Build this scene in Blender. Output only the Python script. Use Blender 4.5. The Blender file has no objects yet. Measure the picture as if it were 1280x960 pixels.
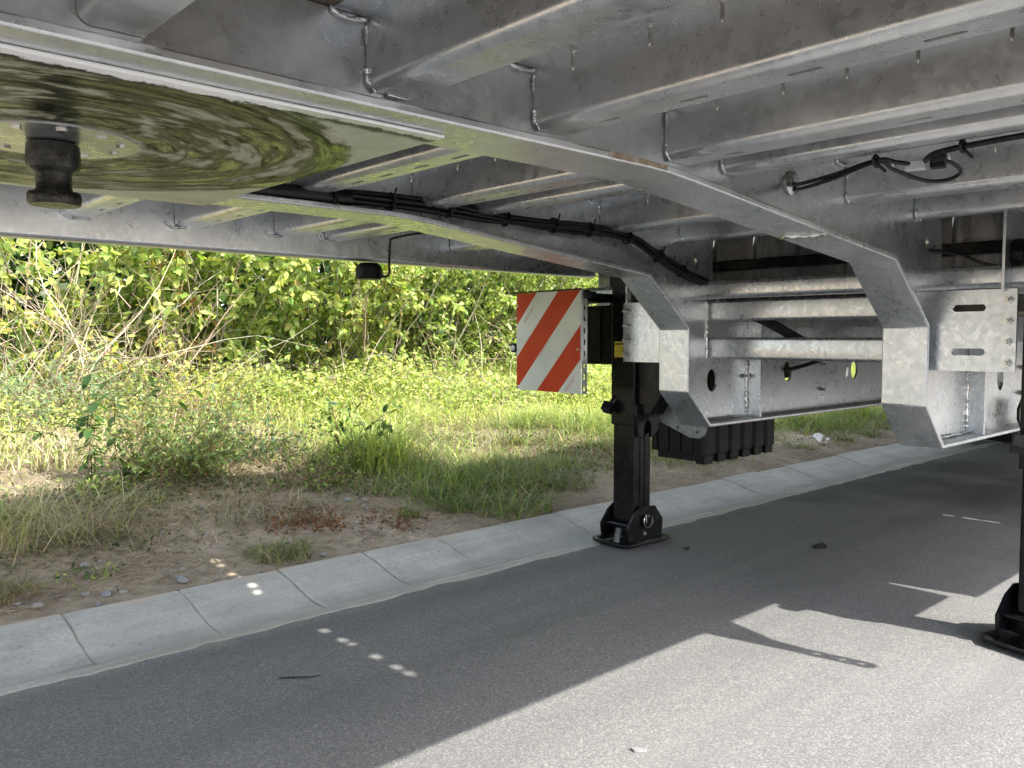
import bpy, bmesh, math, random
import numpy as np
from mathutils import Vector, Matrix
from mathutils.geometry import tessellate_polygon
random.seed(7); RNG = np.random.default_rng(11)
S = bpy.context.scene; COL = S.collection
R = math.radians

# ------------------------------------------------------------------ camera, world, sun, exposure
cam = bpy.data.objects.new('camera', bpy.data.cameras.new('camera')); COL.objects.link(cam); S.camera = cam
pitch, az = math.atan((480 - 421.0) / 1046.0), R(47.2)
fw = Vector((math.cos(az) * math.cos(pitch), math.sin(az) * math.cos(pitch), -math.sin(pitch)))
rt = Vector((math.sin(az), -math.cos(az), 0)); up = rt.cross(fw)
cam.matrix_world = Matrix(((rt.x, up.x, -fw.x, 0), (rt.y, up.y, -fw.y, 0), (rt.z, up.z, -fw.z, 0.87), (0, 0, 0, 1)))
cam.data.sensor_width = 36; cam.data.lens = 1046 / 1280 * 36
cam.data.clip_start = 0.02; cam.data.clip_end = 3000

SUN = Vector((-0.2, 1.05, -1.0)).normalized()          # the way the light travels
w = bpy.data.worlds.new('World'); S.world = w; w.use_nodes = True
nt = w.node_tree; bg = nt.nodes['Background']; sky = nt.nodes.new('ShaderNodeTexSky')
sky.sky_type = 'NISHITA'; sky.sun_disc = False
sky.sun_elevation = math.asin(-SUN.z); sky.sun_rotation = math.atan2(-SUN.x, -SUN.y)
sky.dust_density = 2.0
hs = nt.nodes.new('ShaderNodeHueSaturation'); hs.inputs['Saturation'].default_value = .55      # a hazy, pale summer sky
nt.links.new(sky.outputs[0], hs.inputs['Color']); nt.links.new(hs.outputs[0], bg.inputs[0]); bg.inputs[1].default_value = 0.15
sl = bpy.data.lights.new('sun', 'SUN'); sl.energy = 2.95; sl.angle = R(0.53); sl.color = (1.0, 0.95, 0.86)
sun = bpy.data.objects.new('sun', sl); COL.objects.link(sun); sun.rotation_euler = SUN.to_track_quat('-Z', 'Y').to_euler()
sun.location = (-3, -20, 20)
S.view_settings.view_transform = 'Standard'; S.view_settings.look = 'None'
S.view_settings.gamma = 1.0; S.view_settings.exposure = 2.05
S.cycles.use_denoising = True; S.cycles.max_bounces = 8; S.cycles.diffuse_bounces = 5; S.cycles.glossy_bounces = 5
S.cycles.transparent_max_bounces = 8; S.cycles.sample_clamp_indirect = 8

# ------------------------------------------------------------------ materials
class NG:
    def __init__(s, name):
        s.m = bpy.data.materials.new(name); s.m.use_nodes = True; s.t = s.m.node_tree; s.n = s.t.nodes
        s.b = s.n['Principled BSDF']; s.out = s.n['Material Output']
        s.tc = s.n.new('ShaderNodeTexCoord'); s.co = s.tc.outputs['Object']
    def set(s, k, v):
        i = s.b.inputs[k]
        if hasattr(v, 'is_linked') or isinstance(v, bpy.types.NodeSocket): s.t.links.new(v, i)
        else: i.default_value = (*v, 1) if isinstance(v, tuple) and len(v) == 3 else v
    def link(s, a, b): s.t.links.new(a, b)
    def noise(s, scale, detail=4, rough=.55, vec=None, dist=0):
        q = s.n.new('ShaderNodeTexNoise'); q.inputs['Scale'].default_value = scale
        q.inputs['Detail'].default_value = detail; q.inputs['Roughness'].default_value = rough
        q.inputs['Distortion'].default_value = dist
        s.link(vec or s.co, q.inputs['Vector']); return q.outputs['Fac']
    def vor(s, scale, out='Color', vec=None, feat='F1'):
        q = s.n.new('ShaderNodeTexVoronoi'); q.feature = feat; q.inputs['Scale'].default_value = scale
        s.link(vec or s.co, q.inputs['Vector']); return q.outputs[out]
    def ramp(s, fac, stops):
        q = s.n.new('ShaderNodeValToRGB'); e = q.color_ramp.elements
        while len(e) < len(stops): e.new(.5)
        for el, (p, c) in zip(e, stops):
            el.position = p; el.color = (*c, 1) if isinstance(c, tuple) else (c, c, c, 1)
        s.link(fac, q.inputs[0]); return q.outputs[0]
    def mix(s, f, a, b, mode='MIX'):
        q = s.n.new('ShaderNodeMix'); q.data_type = 'RGBA'; q.blend_type = mode
        for v, k in ((f, 0), (a, 6), (b, 7)):
            if isinstance(v, bpy.types.NodeSocket): s.link(v, q.inputs[k])
            elif k == 0: q.inputs[0].default_value = v
            else: q.inputs[k].default_value = (*v, 1) if isinstance(v, tuple) else (v, v, v, 1)
        return q.outputs[2]
    def math(s, op, a, b=0.0, c=0.0):
        q = s.n.new('ShaderNodeMath'); q.operation = op
        for k, v in enumerate((a, b, c)):
            if isinstance(v, bpy.types.NodeSocket): s.link(v, q.inputs[k])
            else: q.inputs[k].default_value = v
        return q.outputs[0]
    def scale(s, v, vec=None, loc=(0, 0, 0)):
        q = s.n.new('ShaderNodeMapping'); q.inputs['Scale'].default_value = v; q.inputs['Location'].default_value = loc
        s.link(vec or s.co, q.inputs['Vector']); return q.outputs[0]
    def sep(s, vec=None):
        q = s.n.new('ShaderNodeSeparateXYZ'); s.link(vec or s.co, q.inputs[0]); return q.outputs
    def attr(s, name):
        q = s.n.new('ShaderNodeAttribute'); q.attribute_name = name; return q.outputs['Color']
    def rand(s):
        return s.n.new('ShaderNodeObjectInfo').outputs['Random']
    def bump(s, h, strength, dist=.01):
        q = s.n.new('ShaderNodeBump'); q.inputs['Strength'].default_value = strength; q.inputs['Distance'].default_value = dist
        s.link(h, q.inputs['Height']); s.link(q.outputs[0], s.b.inputs['Normal'])

def galvanised(name, brownish=0.0, lo=.60, hi=.82, r0=.23, r1=.42, met0=.86):
    g = NG(name)
    big = g.noise(2.2, 6, .62); mid = g.noise(11, 6, .68, dist=1.2); run = g.noise(9, 5, .65, g.scale((1, 1, .12)), .4)
    f = g.math('ADD', g.math('MULTIPLY', big, .55), g.math('MULTIPLY', mid, .45))
    c = g.ramp(f, [(.34, (lo * .95, lo, lo * 1.05)), (.5, ((lo + hi) / 2 * .97, (lo + hi) / 2, (lo + hi) / 2 * 1.03)), (.66, (hi * .98, hi, hi * 1.01))])
    sp = g.vor(70); spb = g.n.new('ShaderNodeSeparateColor'); g.link(sp, spb.inputs[0])
    sp2 = g.vor(24); spc = g.n.new('ShaderNodeSeparateColor'); g.link(sp2, spc.inputs[0])
    c = g.mix(.13, c, spb.outputs[0], 'OVERLAY'); c = g.mix(.03, c, spc.outputs[1], 'OVERLAY')
    c = g.mix(g.ramp(run, [(.54, 0.0), (.74, .40)]), c, (.84, .855, .87))                 # pale zinc runs
    c = g.mix(g.ramp(g.noise(6, 5, .7, g.scale((1, 1, .2), loc=(5, 2, 9))), [(.60, 0.0), (.78, .30)]), c, (.30, .31, .33))
    met = met0
    if brownish > 0:
        dm = g.ramp(g.noise(3.0, 6, .66, g.scale((1, .6, 1), loc=(3, 1, 2))), [(.40, 0.0), (.74, brownish)])
        c = g.mix(dm, c, (.56, .505, .44)); met = g.math('SUBTRACT', met0, g.math('MULTIPLY', dm, .6))  # patchy brown tint, less metallic where it is stronger
    spk = g.ramp(g.noise(34, 3, .55), [(.765, 0.0), (.80, .5)]); c = g.mix(spk, c, (.15, .14, .13))
    g.set('Base Color', c); g.set('Metallic', met)
    ro = g.ramp(g.math('ADD', g.math('MULTIPLY', mid, .6), g.math('MULTIPLY', big, .4)), [(.32, r0), (.68, r1)])
    g.set('Roughness', g.mix(.16, ro, spb.outputs[2], 'OVERLAY'))
    g.bump(g.math('ADD', g.math('ADD', mid, g.math('MULTIPLY', run, .8)), g.math('MULTIPLY', spb.outputs[1], .05)), .10, .008)
    return g.m
M = {}
M['galv'] = galvanised('galvanised steel')
M['galv_brownish'] = galvanised('dusty galvanised steel', .5)
M['galv_pale'] = galvanised('pale galvanised steel', 0, .54, .70, .22, .38, .95)
M['galv_toned_down'] = galvanised('galvanised steel toned down for light', 0, .16, .26, .4, .6, .8)  # same steel darkened in colour to stand in for shade and tame bright faces
def beam_material():
    m = galvanised('beam galvanised steel', .2); t = m.node_tree
    # an orange brown rust stain of its own shape on the near flange edge
    return m
M['beam'] = beam_material()
def rust():
    g = NG('rust stain'); n = g.noise(40, 5)
    g.set('Base Color', g.ramp(n, [(.35, (.30, .22, .15)), (.55, (.42, .34, .26)), (.7, (.58, .56, .53))])); g.set('Roughness', .75); g.set('Metallic', .2)
    return g.m
M['rust'] = rust()
def weld():
    g = NG('weld bead'); g.set('Base Color', (.72, .72, .72)); g.set('Metallic', 1.0); g.set('Roughness', .22); g.bump(g.noise(160, 2), .4, .004); return g.m
M['weld'] = weld()
def zinc():
    g = NG('zinc bolt'); g.set('Base Color', g.ramp(g.noise(60, 2), [(.3, (.5, .49, .46)), (.7, (.72, .7, .66))])); g.set('Metallic', 1.0); g.set('Roughness', .28); return g.m
M['zinc'] = zinc()
def grease_plate():
    g = NG('greased coupling plate')
    x, y, z = g.sep(g.scale((1, 1, 1), loc=(-(.385 - 2.0), 0, 0)))
    r = g.math('SQRT', g.math('ADD', g.math('MULTIPLY', x, x), g.math('MULTIPLY', y, y))); ang = g.math('ARCTAN2', y, x)
    def polar(kr, ka, scale, det, dist=0):
        cv = g.n.new('ShaderNodeCombineXYZ'); g.link(g.math('MULTIPLY', r, kr), cv.inputs[0]); g.link(g.math('MULTIPLY', ang, ka), cv.inputs[1]); return g.noise(scale, det, .62, cv.outputs[0], dist)
    ring = polar(11, .9, 2.0, 7, .5); fine = polar(70, 1.6, 2.0, 4); wear = polar(5, 1.3, 1.6, 5, .6)
    edge = g.math('ADD', r, g.math('MULTIPLY', g.math('SUBTRACT', g.noise(22, 5, .7), .5), .05))
    disc = g.ramp(edge, [(.462, 1.0), (.474, 0.0)])
    hub = g.ramp(g.math('ADD', r, g.math('MULTIPLY', ring, .03)), [(.125, 1.0), (.16, 0.0)])
    ye = g.ramp(g.math('ADD', g.math('MULTIPLY', y, -1.0), g.math('MULTIPLY', g.math('SUBTRACT', g.noise(26, 6, .8), .5), .06)), [(.419, 0.0), (.423, 1.0)])
    yd = g.ramp(g.math('ADD', g.math('MULTIPLY', y, -1.0), g.math('MULTIPLY', g.math('SUBTRACT', g.noise(18, 5, .75), .5), .06)), [(.398, 0.0), (.412, .9)])
    m = g.math('ADD', g.math('MULTIPLY', ring, .62), g.math('MULTIPLY', wear, .38))
    grime = g.ramp(m, [(.40, (.004, .005, .002)), (.49, (.014, .015, .006)), (.525, (.05, .052, .024)), (.55, (.22, .22, .145)), (.60, (.40, .40, .32))])
    clean = g.ramp(g.noise(9, 6, .65), [(.3, (.50, .50, .47)), (.7, (.74, .74, .72))])
    c = g.mix(disc, clean, grime); c = g.mix(yd, c, (.006, .006, .004)); c = g.mix(ye, c, (.86, .86, .86)); c = g.mix(hub, c, (.62, .62, .60))
    g.set('Base Color', c)
    g.set('Metallic', g.math('MULTIPLY', g.math('SUBTRACT', 1.0, disc), .7))
    gloss = g.ramp(m, [(.43, 1.0), (.55, 0.0)])
    ro = g.mix(disc, (.42, .42, .42), g.mix(gloss, (.55, .55, .55), g.ramp(fine, [(.35, .10), (.7, .26)]))); ro = g.mix(ye, ro, (.4, .4, .4)); g.set('Roughness', ro)
    sp = g.ramp(polar(26, 1.1, 2.0, 5, .3), [(.40, .02), (.62, .75)]); g.set('Specular IOR Level', sp)
    g.bump(g.math('ADD', fine, g.math('MULTIPLY', ring, .9)), .20, .003)
    return g.m
M['grease'] = grease_plate()
def flat(name, c0, c1, rough, metal=0.0, scale=20, bump=.1, dist=.004, spec=.5):
    g = NG(name); n = g.noise(scale, 5, .6)
    g.set('Base Color', g.ramp(n, [(.32, c0), (.68, c1)])); g.set('Metallic', metal)
    g.set('Roughness', g.ramp(g.noise(scale * .6, 4), [(.3, max(.02, rough - .08)), (.7, rough + .1)]))
    g.set('Specular IOR Level', spec)
    if bump: g.bump(g.noise(scale * 3, 4), bump, dist)
    return g.m
M['black_paint'] = flat('black lacquered steel', (.0035, .0036, .0042), (.008, .008, .0095), .24, 0, 30, .04, .004, .22)
M['black_plastic'] = flat('black plastic', (.005, .005, .006), (.011, .011, .013), .40, 0, 60, .12, .004, .2)
M['rubber'] = flat('tyre rubber', (.006, .006, .006), (.014, .014, .014), .75, 0, 50, .2)
M['cable'] = flat('black cable sheath', (.0035, .0035, .004), (.009, .009, .010), .40, 0, 80, .05, .004, .35)
M['pin'] = flat('greasy king pin steel', (.003, .003, .0028), (.06, .058, .053), .28, .6, 30, .5, .006)
M['deck'] = flat('deck board wood', (.10, .08, .06), (.2, .165, .13), .8, 0, 9, .2)
M['grey_box'] = flat('grey connector plastic', (.40, .42, .44), (.50, .52, .54), .5, 0, 40, .03)
M['sheet_white'] = flat('white reflective sheeting', (.54, .555, .50), (.69, .71, .65), .42, 0, 5, .02)
M['sheet_red'] = flat('red reflective sheeting', (.42, .034, .009), (.52, .05, .014), .42, 0, 7, .02, .004, .25)
M['red_print'] = flat('red print', (.42, .05, .03), (.5, .07, .04), .6, 0, 7, 0)
M['yellow'] = flat('yellow sticker', (.62, .47, .03), (.74, .58, .05), .45, 0, 60, 0)
M['lens'] = flat('clear lamp lens', (.45, .48, .48), (.62, .64, .62), .12, 0, 90, .1)
M['dark_print'] = flat('dark print', (.05, .05, .04), (.07, .06, .04), .6, 0, 7, 0)
M['paper'] = flat('white paper', (.72, .72, .70), (.82, .82, .80), .8, 0, 30, .1)

def asphalt():
    g = NG('asphalt')
    v = g.vor(230); bw = g.n.new('ShaderNodeSeparateColor'); g.link(v, bw.inputs[0])
    v2 = g.vor(430); bw2 = g.n.new('ShaderNodeSeparateColor'); g.link(v2, bw2.inputs[0])
    grain = g.ramp(bw.outputs[0], [(.0, (.075, .076, .079)), (.45, (.145, .145, .147)), (.8, (.235, .233, .23)), (.95, (.42, .41, .39))])
    grain2 = g.ramp(bw2.outputs[1], [(.0, (.065, .066, .068)), (.6, (.165, .164, .163)), (.95, (.36, .355, .345))])
    c = g.mix(.5, grain, grain2); c = g.mix(.42, c, (.155, .156, .158))
    big = g.noise(.8, 6, .65, g.scale((.5, 1.4, 1)))
    c = g.mix(g.ramp(big, [(.30, .45), (.48, 0.0)]), c, (.085, .087, .092))
    c = g.mix(g.ramp(big, [(.5, 0.0), (.72, .45)]), c, (.24, .237, .23))
    scuff = g.ramp(g.noise(7, 6, .75, g.scale((1, 2.6, 1))), [(.64, 0.0), (.74, .45)])
    c = g.mix(scuff, c, (.34, .335, .32))
    x, y, z = g.sep()
    dust = g.ramp(g.math('ADD', g.math('MULTIPLY', g.math('SUBTRACT', y, 2.28), 1.6), g.math('MULTIPLY', g.noise(6, 6, .7), 1.0)), [(.42, 0.0), (.66, .55)])
    c = g.mix(dust, c, (.27, .25, .21))
    track = g.noise(1.0, 4, .55, g.scale((.12, 3.2, 1), loc=(0, .7, 0))); c = g.mix(g.ramp(track, [(.50, 0.0), (.66, .35)]), c, (.09, .092, .096))
    oil = g.ramp(g.noise(2.6, 3, .5, g.scale((1, 1, 1), loc=(7, 3, 0))), [(.715, 0.0), (.76, .5)]); c = g.mix(oil, c, (.06, .06, .062))
    wet = g.ramp(g.math('ADD', g.math('MULTIPLY', g.noise(1.3, 4), .8), g.math('MULTIPLY', g.math('ABSOLUTE', g.math('SUBTRACT', x, 5.2)), .22)), [(.45, .65), (.68, 0.0)])
    c = g.mix(wet, c, (.035, .036, .038))
    g.set('Base Color', c); g.set('Roughness', .86); g.set('Specular IOR Level', .3)
    g.bump(g.math('ADD', bw.outputs[0], g.math('MULTIPLY', bw2.outputs[1], .7)), .55, .004)
    return g.m
M['asphalt'] = asphalt()
def concrete():
    g = NG('gutter concrete'); g.co = g.n.new('ShaderNodeNewGeometry').outputs['Position']; n = g.noise(5, 6, .65); f = g.noise(90, 3, .6); lon = g.noise(4, 5, .6, g.scale((.5, 5, 1)))
    c = g.ramp(g.math('ADD', g.math('MULTIPLY', n, .6), g.math('MULTIPLY', lon, .4)), [(.34, (.265, .26, .235)), (.5, (.365, .355, .325)), (.66, (.455, .44, .40))])
    c = g.mix(.25, c, g.ramp(f, [(.3, .2), (.7, .8)]), 'OVERLAY')
    pits = g.ramp(g.noise(30, 3), [(.68, 0.0), (.74, .55)]); c = g.mix(pits, c, (.13, .13, .12))
    bw = g.n.new('ShaderNodeMix'); c = g.mix(g.math('MULTIPLY', g.rand(), .35), c, (.33, .33, .315))
    x, y, z = g.sep()
    olive_tint = g.ramp(g.math('ADD', g.math('MULTIPLY', g.math('SUBTRACT', y, 2.3), -2.2), g.math('MULTIPLY', g.noise(3.2, 5), 1.1)), [(.30, 0.0), (.75, .38)])
    c = g.mix(olive_tint, c, (.21, .205, .14))  # olive tint, stronger towards the road edge
    sand = g.ramp(g.math('ADD', g.math('MULTIPLY', g.math('SUBTRACT', y, 2.74), 3.2), g.math('MULTIPLY', g.noise(9, 6, .7), 1.0)), [(.40, 0.0), (.60, .75)])
    c = g.mix(sand, c, (.40, .335, .25))
    stain = g.ramp(g.noise(3.4, 6, .7, g.scale((1, 2.2, 1), loc=(4, 4, 0))), [(.54, 0.0), (.70, .4)]); c = g.mix(stain, c, (.27, .26, .235))
    g.set('Base Color', c); g.set('Roughness', .8); g.bump(g.math('ADD', g.math('ADD', f, n), g.math('MULTIPLY', pits, -1.5)), .25, .006); return g.m
M['concrete'] = concrete()
M['mortar'] = flat('mortar', (.16, .15, .125), (.30, .285, .25), .9, 0, 40, .4, .008)
def soil():
    g = NG('sandy soil'); n = g.noise(1.6, 6, .65); f = g.noise(24, 6, .7); ff = g.noise(140, 3, .6)
    c = g.ramp(n, [(.34, (.18, .14, .095)), (.48, (.29, .235, .165)), (.62, (.40, .335, .245)), (.75, (.52, .45, .345))])
    c = g.mix(g.ramp(f, [(.45, .0), (.7, .75)]), c, (.17, .125, .08))
    c = g.mix(g.ramp(ff, [(.55, 0.0), (.72, .6)]), c, (.42, .36, .29))
    g.set('Base Color', c); g.set('Roughness', .95); g.set('Specular IOR Level', .15)
    g.bump(g.math('ADD', g.math('MULTIPLY', f, 1.2), g.math('MULTIPLY', ff, .5)), .7, .02); return g.m
M['soil'] = soil()
def stone():
    g = NG('grey stone'); c = g.ramp(g.noise(12, 5), [(.3, (.12, .13, .145)), (.7, (.29, .30, .315))])
    c = g.mix(g.math('MULTIPLY', g.rand(), .6), c, (.33, .29, .24)); g.set('Base Color', c); g.set('Roughness', .85); g.bump(g.noise(60, 4), .5, .004); return g.m
M['stone'] = stone()
def leafmat(name, trans=.35, rough=.5, tcol=1.0):
    g = NG(name); a = g.attr('tint'); g.set('Base Color', a); g.set('Roughness', rough); g.set('Specular IOR Level', .35)
    tr = g.n.new('ShaderNodeBsdfTranslucent'); ms = g.n.new('ShaderNodeMixShader'); ms.inputs[0].default_value = trans
    ty = g.mix(1.0, a, (1.25 * tcol, 1.35 * tcol, .6 * tcol), 'MULTIPLY')
    g.link(ty, tr.inputs[0]); g.link(g.b.outputs[0], ms.inputs[1]); g.link(tr.outputs[0], ms.inputs[2]); g.link(ms.outputs[0], g.out.inputs['Surface'])
    return g.m
M['leaf'] = leafmat('leaves', .45, .40, 1.15); M['grass'] = leafmat('grass blades', .38, .5, 1.1); M['straw'] = leafmat('dry stalks', .12, .8)
def bark():
    g = NG('bark'); g.set('Base Color', g.attr('tint')); g.set('Roughness', .9); return g.m
M['bark'] = bark()

# ------------------------------------------------------------------ mesh builder
def arc(cx, cz, r, a0, a1, n):
    return [(cx + r * math.cos(R(a0 + (a1 - a0) * i / n)), cz + r * math.sin(R(a0 + (a1 - a0) * i / n))) for i in range(n + 1)]
class MB:
    def __init__(s): s.v = []; s.f = []; s.mi = []; s.cur = 0
    def add(s, vs, fs):
        o = len(s.v); s.v += [tuple(p) for p in vs]; s.f += [tuple(i + o for i in f) for f in fs]; s.mi += [s.cur] * len(fs); return s
    def box(s, x0, x1, y0, y1, z0, z1):
        return s.add([(x0, y0, z0), (x1, y0, z0), (x1, y1, z0), (x0, y1, z0), (x0, y0, z1), (x1, y0, z1), (x1, y1, z1), (x0, y1, z1)],
                     [(0, 3, 2, 1), (4, 5, 6, 7), (0, 1, 5, 4), (1, 2, 6, 5), (2, 3, 7, 6), (3, 0, 4, 7)])
    def prism(s, poly, axis, a, b, holes=()):
        """poly in the two axes other than `axis` (order x,y,z without it), from a to b along it; holes cut right through"""
        def P(p, t):
            return {'x': (t, p[0], p[1]), 'y': (p[0], t, p[1]), 'z': (p[0], p[1], t)}[axis]
        loops = [list(poly)] + [list(h) for h in holes]
        flatp = [p for l in loops for p in l]; n = len(flatp)
        tris = tessellate_polygon([[Vector((p[0], p[1], 0)) for p in l] for l in loops])
        vs = [P(p, a) for p in flatp] + [P(p, b) for p in flatp]; fs = []
        for t in tris:
            fs.append(tuple(t)); fs.append(tuple(i + n for i in reversed(t)))
        o = 0
        for l in loops:
            k = len(l)
            for i in range(k):
                j = (i + 1) % k; fs.append((o + i, o + j, o + j + n, o + i + n))
            o += k
        return s.add(vs, fs)
    def sheet(s, path, t, axis, a, b, side=1):
        """bent sheet: open path offset by thickness t, extruded along axis"""
        p = [Vector(q) for q in path]; off = []
        for i in range(len(p)):
            d0 = (p[i] - p[i - 1]).normalized() if i else (p[1] - p[0]).normalized()
            d1 = (p[i + 1] - p[i]).normalized() if i < len(p) - 1 else d0
            n0 = Vector((-d0.y, d0.x)); n1 = Vector((-d1.y, d1.x)); m = (n0 + n1).normalized()
            off.append(p[i] + m * (side * t / max(.3, m.dot(n0))))
        def P(q, u): return {'x': (u, q[0], q[1]), 'y': (q[0], u, q[1]), 'z': (q[0], q[1], u)}[axis]
        n = len(p); vs = [P(q, a) for q in p] + [P(q, a) for q in off] + [P(q, b) for q in p] + [P(q, b) for q in off]; fs = []
        for i in range(n - 1):
            fs += [(i, i + 1, i + 1 + 2 * n, i + 2 * n), (n + i + 1, n + i, 3 * n + i, 3 * n + i + 1),
                   (i, n + i, n + i + 1, i + 1), (2 * n + i, 2 * n + i + 1, 3 * n + i + 1, 3 * n + i)]
        fs += [(0, 2 * n, 3 * n, n), (n - 1, 2 * n - 1, 4 * n - 1, 3 * n - 1)]
        return s.add(vs, fs)
    def tube(s, pts, r, n=8, caps=True):
        pts = [Vector(p) for p in pts]; rs = r if hasattr(r, '__len__') else [r] * len(pts); rings = []
        t = (pts[1] - pts[0]).normalized(); u = t.orthogonal().normalized()
        for i, p in enumerate(pts):
            t = (pts[min(i + 1, len(pts) - 1)] - pts[max(i - 1, 0)]).normalized()
            u = (u - t * u.dot(t)).normalized(); q = t.cross(u)
            rings.append([p + (u * math.cos(2 * math.pi * k / n) + q * math.sin(2 * math.pi * k / n)) * rs[i] for k in range(n)])
        vs = [v for g in rings for v in g]; fs = []
        for i in range(len(pts) - 1):
            for k in range(n):
                fs.append((i * n + k, i * n + (k + 1) % n, (i + 1) * n + (k + 1) % n, (i + 1) * n + k))
        if caps: fs += [tuple(reversed(range(n))), tuple(range((len(pts) - 1) * n, len(pts) * n))]
        return s.add(vs, fs)
    def lathe(s, prof, c, axis='z', n=24):
        vs = []; fs = []
        for r, h in prof:
            for k in range(n):
                a = 2 * math.pi * k / n; x, y = r * math.cos(a), r * math.sin(a)
                vs.append({'z': (c[0] + x, c[1] + y, c[2] + h), 'y': (c[0] + x, c[1] + h, c[2] + y), 'x': (c[0] + h, c[1] + x, c[2] + y)}[axis])
        for i in range(len(prof) - 1):
            for k in range(n): fs.append((i * n + k, i * n + (k + 1) % n, (i + 1) * n + (k + 1) % n, (i + 1) * n + k))
        fs += [tuple(reversed(range(n))), tuple(range((len(prof) - 1) * n, len(prof) * n))]
        return s.add(vs, fs)
    def xform(s, mat, start=0):
        for i in range(start, len(s.v)): s.v[i] = tuple(mat @ Vector(s.v[i]))
        return s
    def mesh(s, name, mats, off=(0, 0, 0), smooth=None):
        me = bpy.data.meshes.new(name); me.from_pydata([(a - off[0], b - off[1], c - off[2]) for a, b, c in s.v], [], s.f)
        bm = bmesh.new(); bm.from_mesh(me); bmesh.ops.recalc_face_normals(bm, faces=bm.faces); bm.to_mesh(me); bm.free()
        for m in (mats if isinstance(mats, (list, tuple)) else [mats]): me.materials.append(m)
        if len(set(s.mi)) > 1: me.polygons.foreach_set('material_index', s.mi)
        if smooth:
            me.polygons.foreach_set('use_smooth', [True] * len(me.polygons)); me.set_sharp_from_angle(angle=R(smooth))
        me.update(); return me

def tag(o, label=None, cat=None, group=None, kind=None):
    if label: o['label'] = label
    if cat: o['category'] = cat
    if group: o['group'] = group
    if kind: o['kind'] = kind
    return o
def link(name, data, parent=None, loc=(0, 0, 0)):
    o = bpy.data.objects.new(name, data); COL.objects.link(o); o.location = loc
    if parent: o.parent = parent
    return o
def bevel(o, wd=.003, seg=2):
    b = o.modifiers.new('bevel', 'BEVEL'); b.width = wd; b.segments = seg; b.limit_method = 'ANGLE'; b.angle_limit = R(40); b.harden_normals = False
    return o

# ================================================================== THE SETTING
def verge_z(x, y):
    t = np.clip((y - 4.2) / 3.6, 0, 1); s = t * t * (3 - 2 * t)
    z = .024 + .165 * np.clip((y - 2.76) / 1.44, 0, 1) ** 1.15 + .36 * s + .25 * np.clip((y - 8) / 20, 0, 1)
    z = z + np.clip((y - 2.8) / .6, 0, 1) * (.018 * np.sin(x * 2.1 + y * 1.3) + .014 * np.sin(x * 4.7 - y * 3.1 + 1.2) + .010 * np.sin(x * 9.3 + y * 7.7))
    return z
def grid(name, xs, ys, zf, m, kind='structure'):
    X, Y = np.meshgrid(xs, ys, indexing='ij'); Z = zf(X, Y); nx, ny = len(xs), len(ys)
    v = np.stack([X, Y, Z], -1).reshape(-1, 3); i = np.arange(nx * ny).reshape(nx, ny)
    f = np.stack([i[:-1, :-1], i[1:, :-1], i[1:, 1:], i[:-1, 1:]], -1).reshape(-1, 4)
    me = bpy.data.meshes.new(name); me.from_pydata(v.tolist(), [], f.tolist()); me.materials.append(m)
    me.polygons.foreach_set('use_smooth', [True] * len(me.polygons))
    return tag(link(name, me), kind=kind)
gm = MB(); gm.box(-900, 900, -900, 900, -.6, -.35)
tag(link('ground', gm.mesh('ground', M['soil'])), kind='structure')
rm = MB(); rm.box(-400, 400, -7.0, 2.305, -.34, 0)
tag(link('road', rm.mesh('road', M['asphalt'])), kind='structure')
om = MB(); om.box(-400, 400, -60, -7.0, -.34, .03)
tag(link('far_verge', om.mesh('far_verge', M['soil'])), kind='structure')
ys = np.concatenate([np.linspace(2.745, 8, 90), np.linspace(8.3, 60, 25)])
xs = np.concatenate([np.linspace(-60, -2, 20), np.linspace(-1.8, 14, 180), np.linspace(14.5, 120, 30)])
grid('verge', xs, ys, lambda x, y: verge_z(x, y) + .006 * np.sin(x * 31 + y * 17) * np.sin(y * 37 - x * 11), M['soil'])
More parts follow.
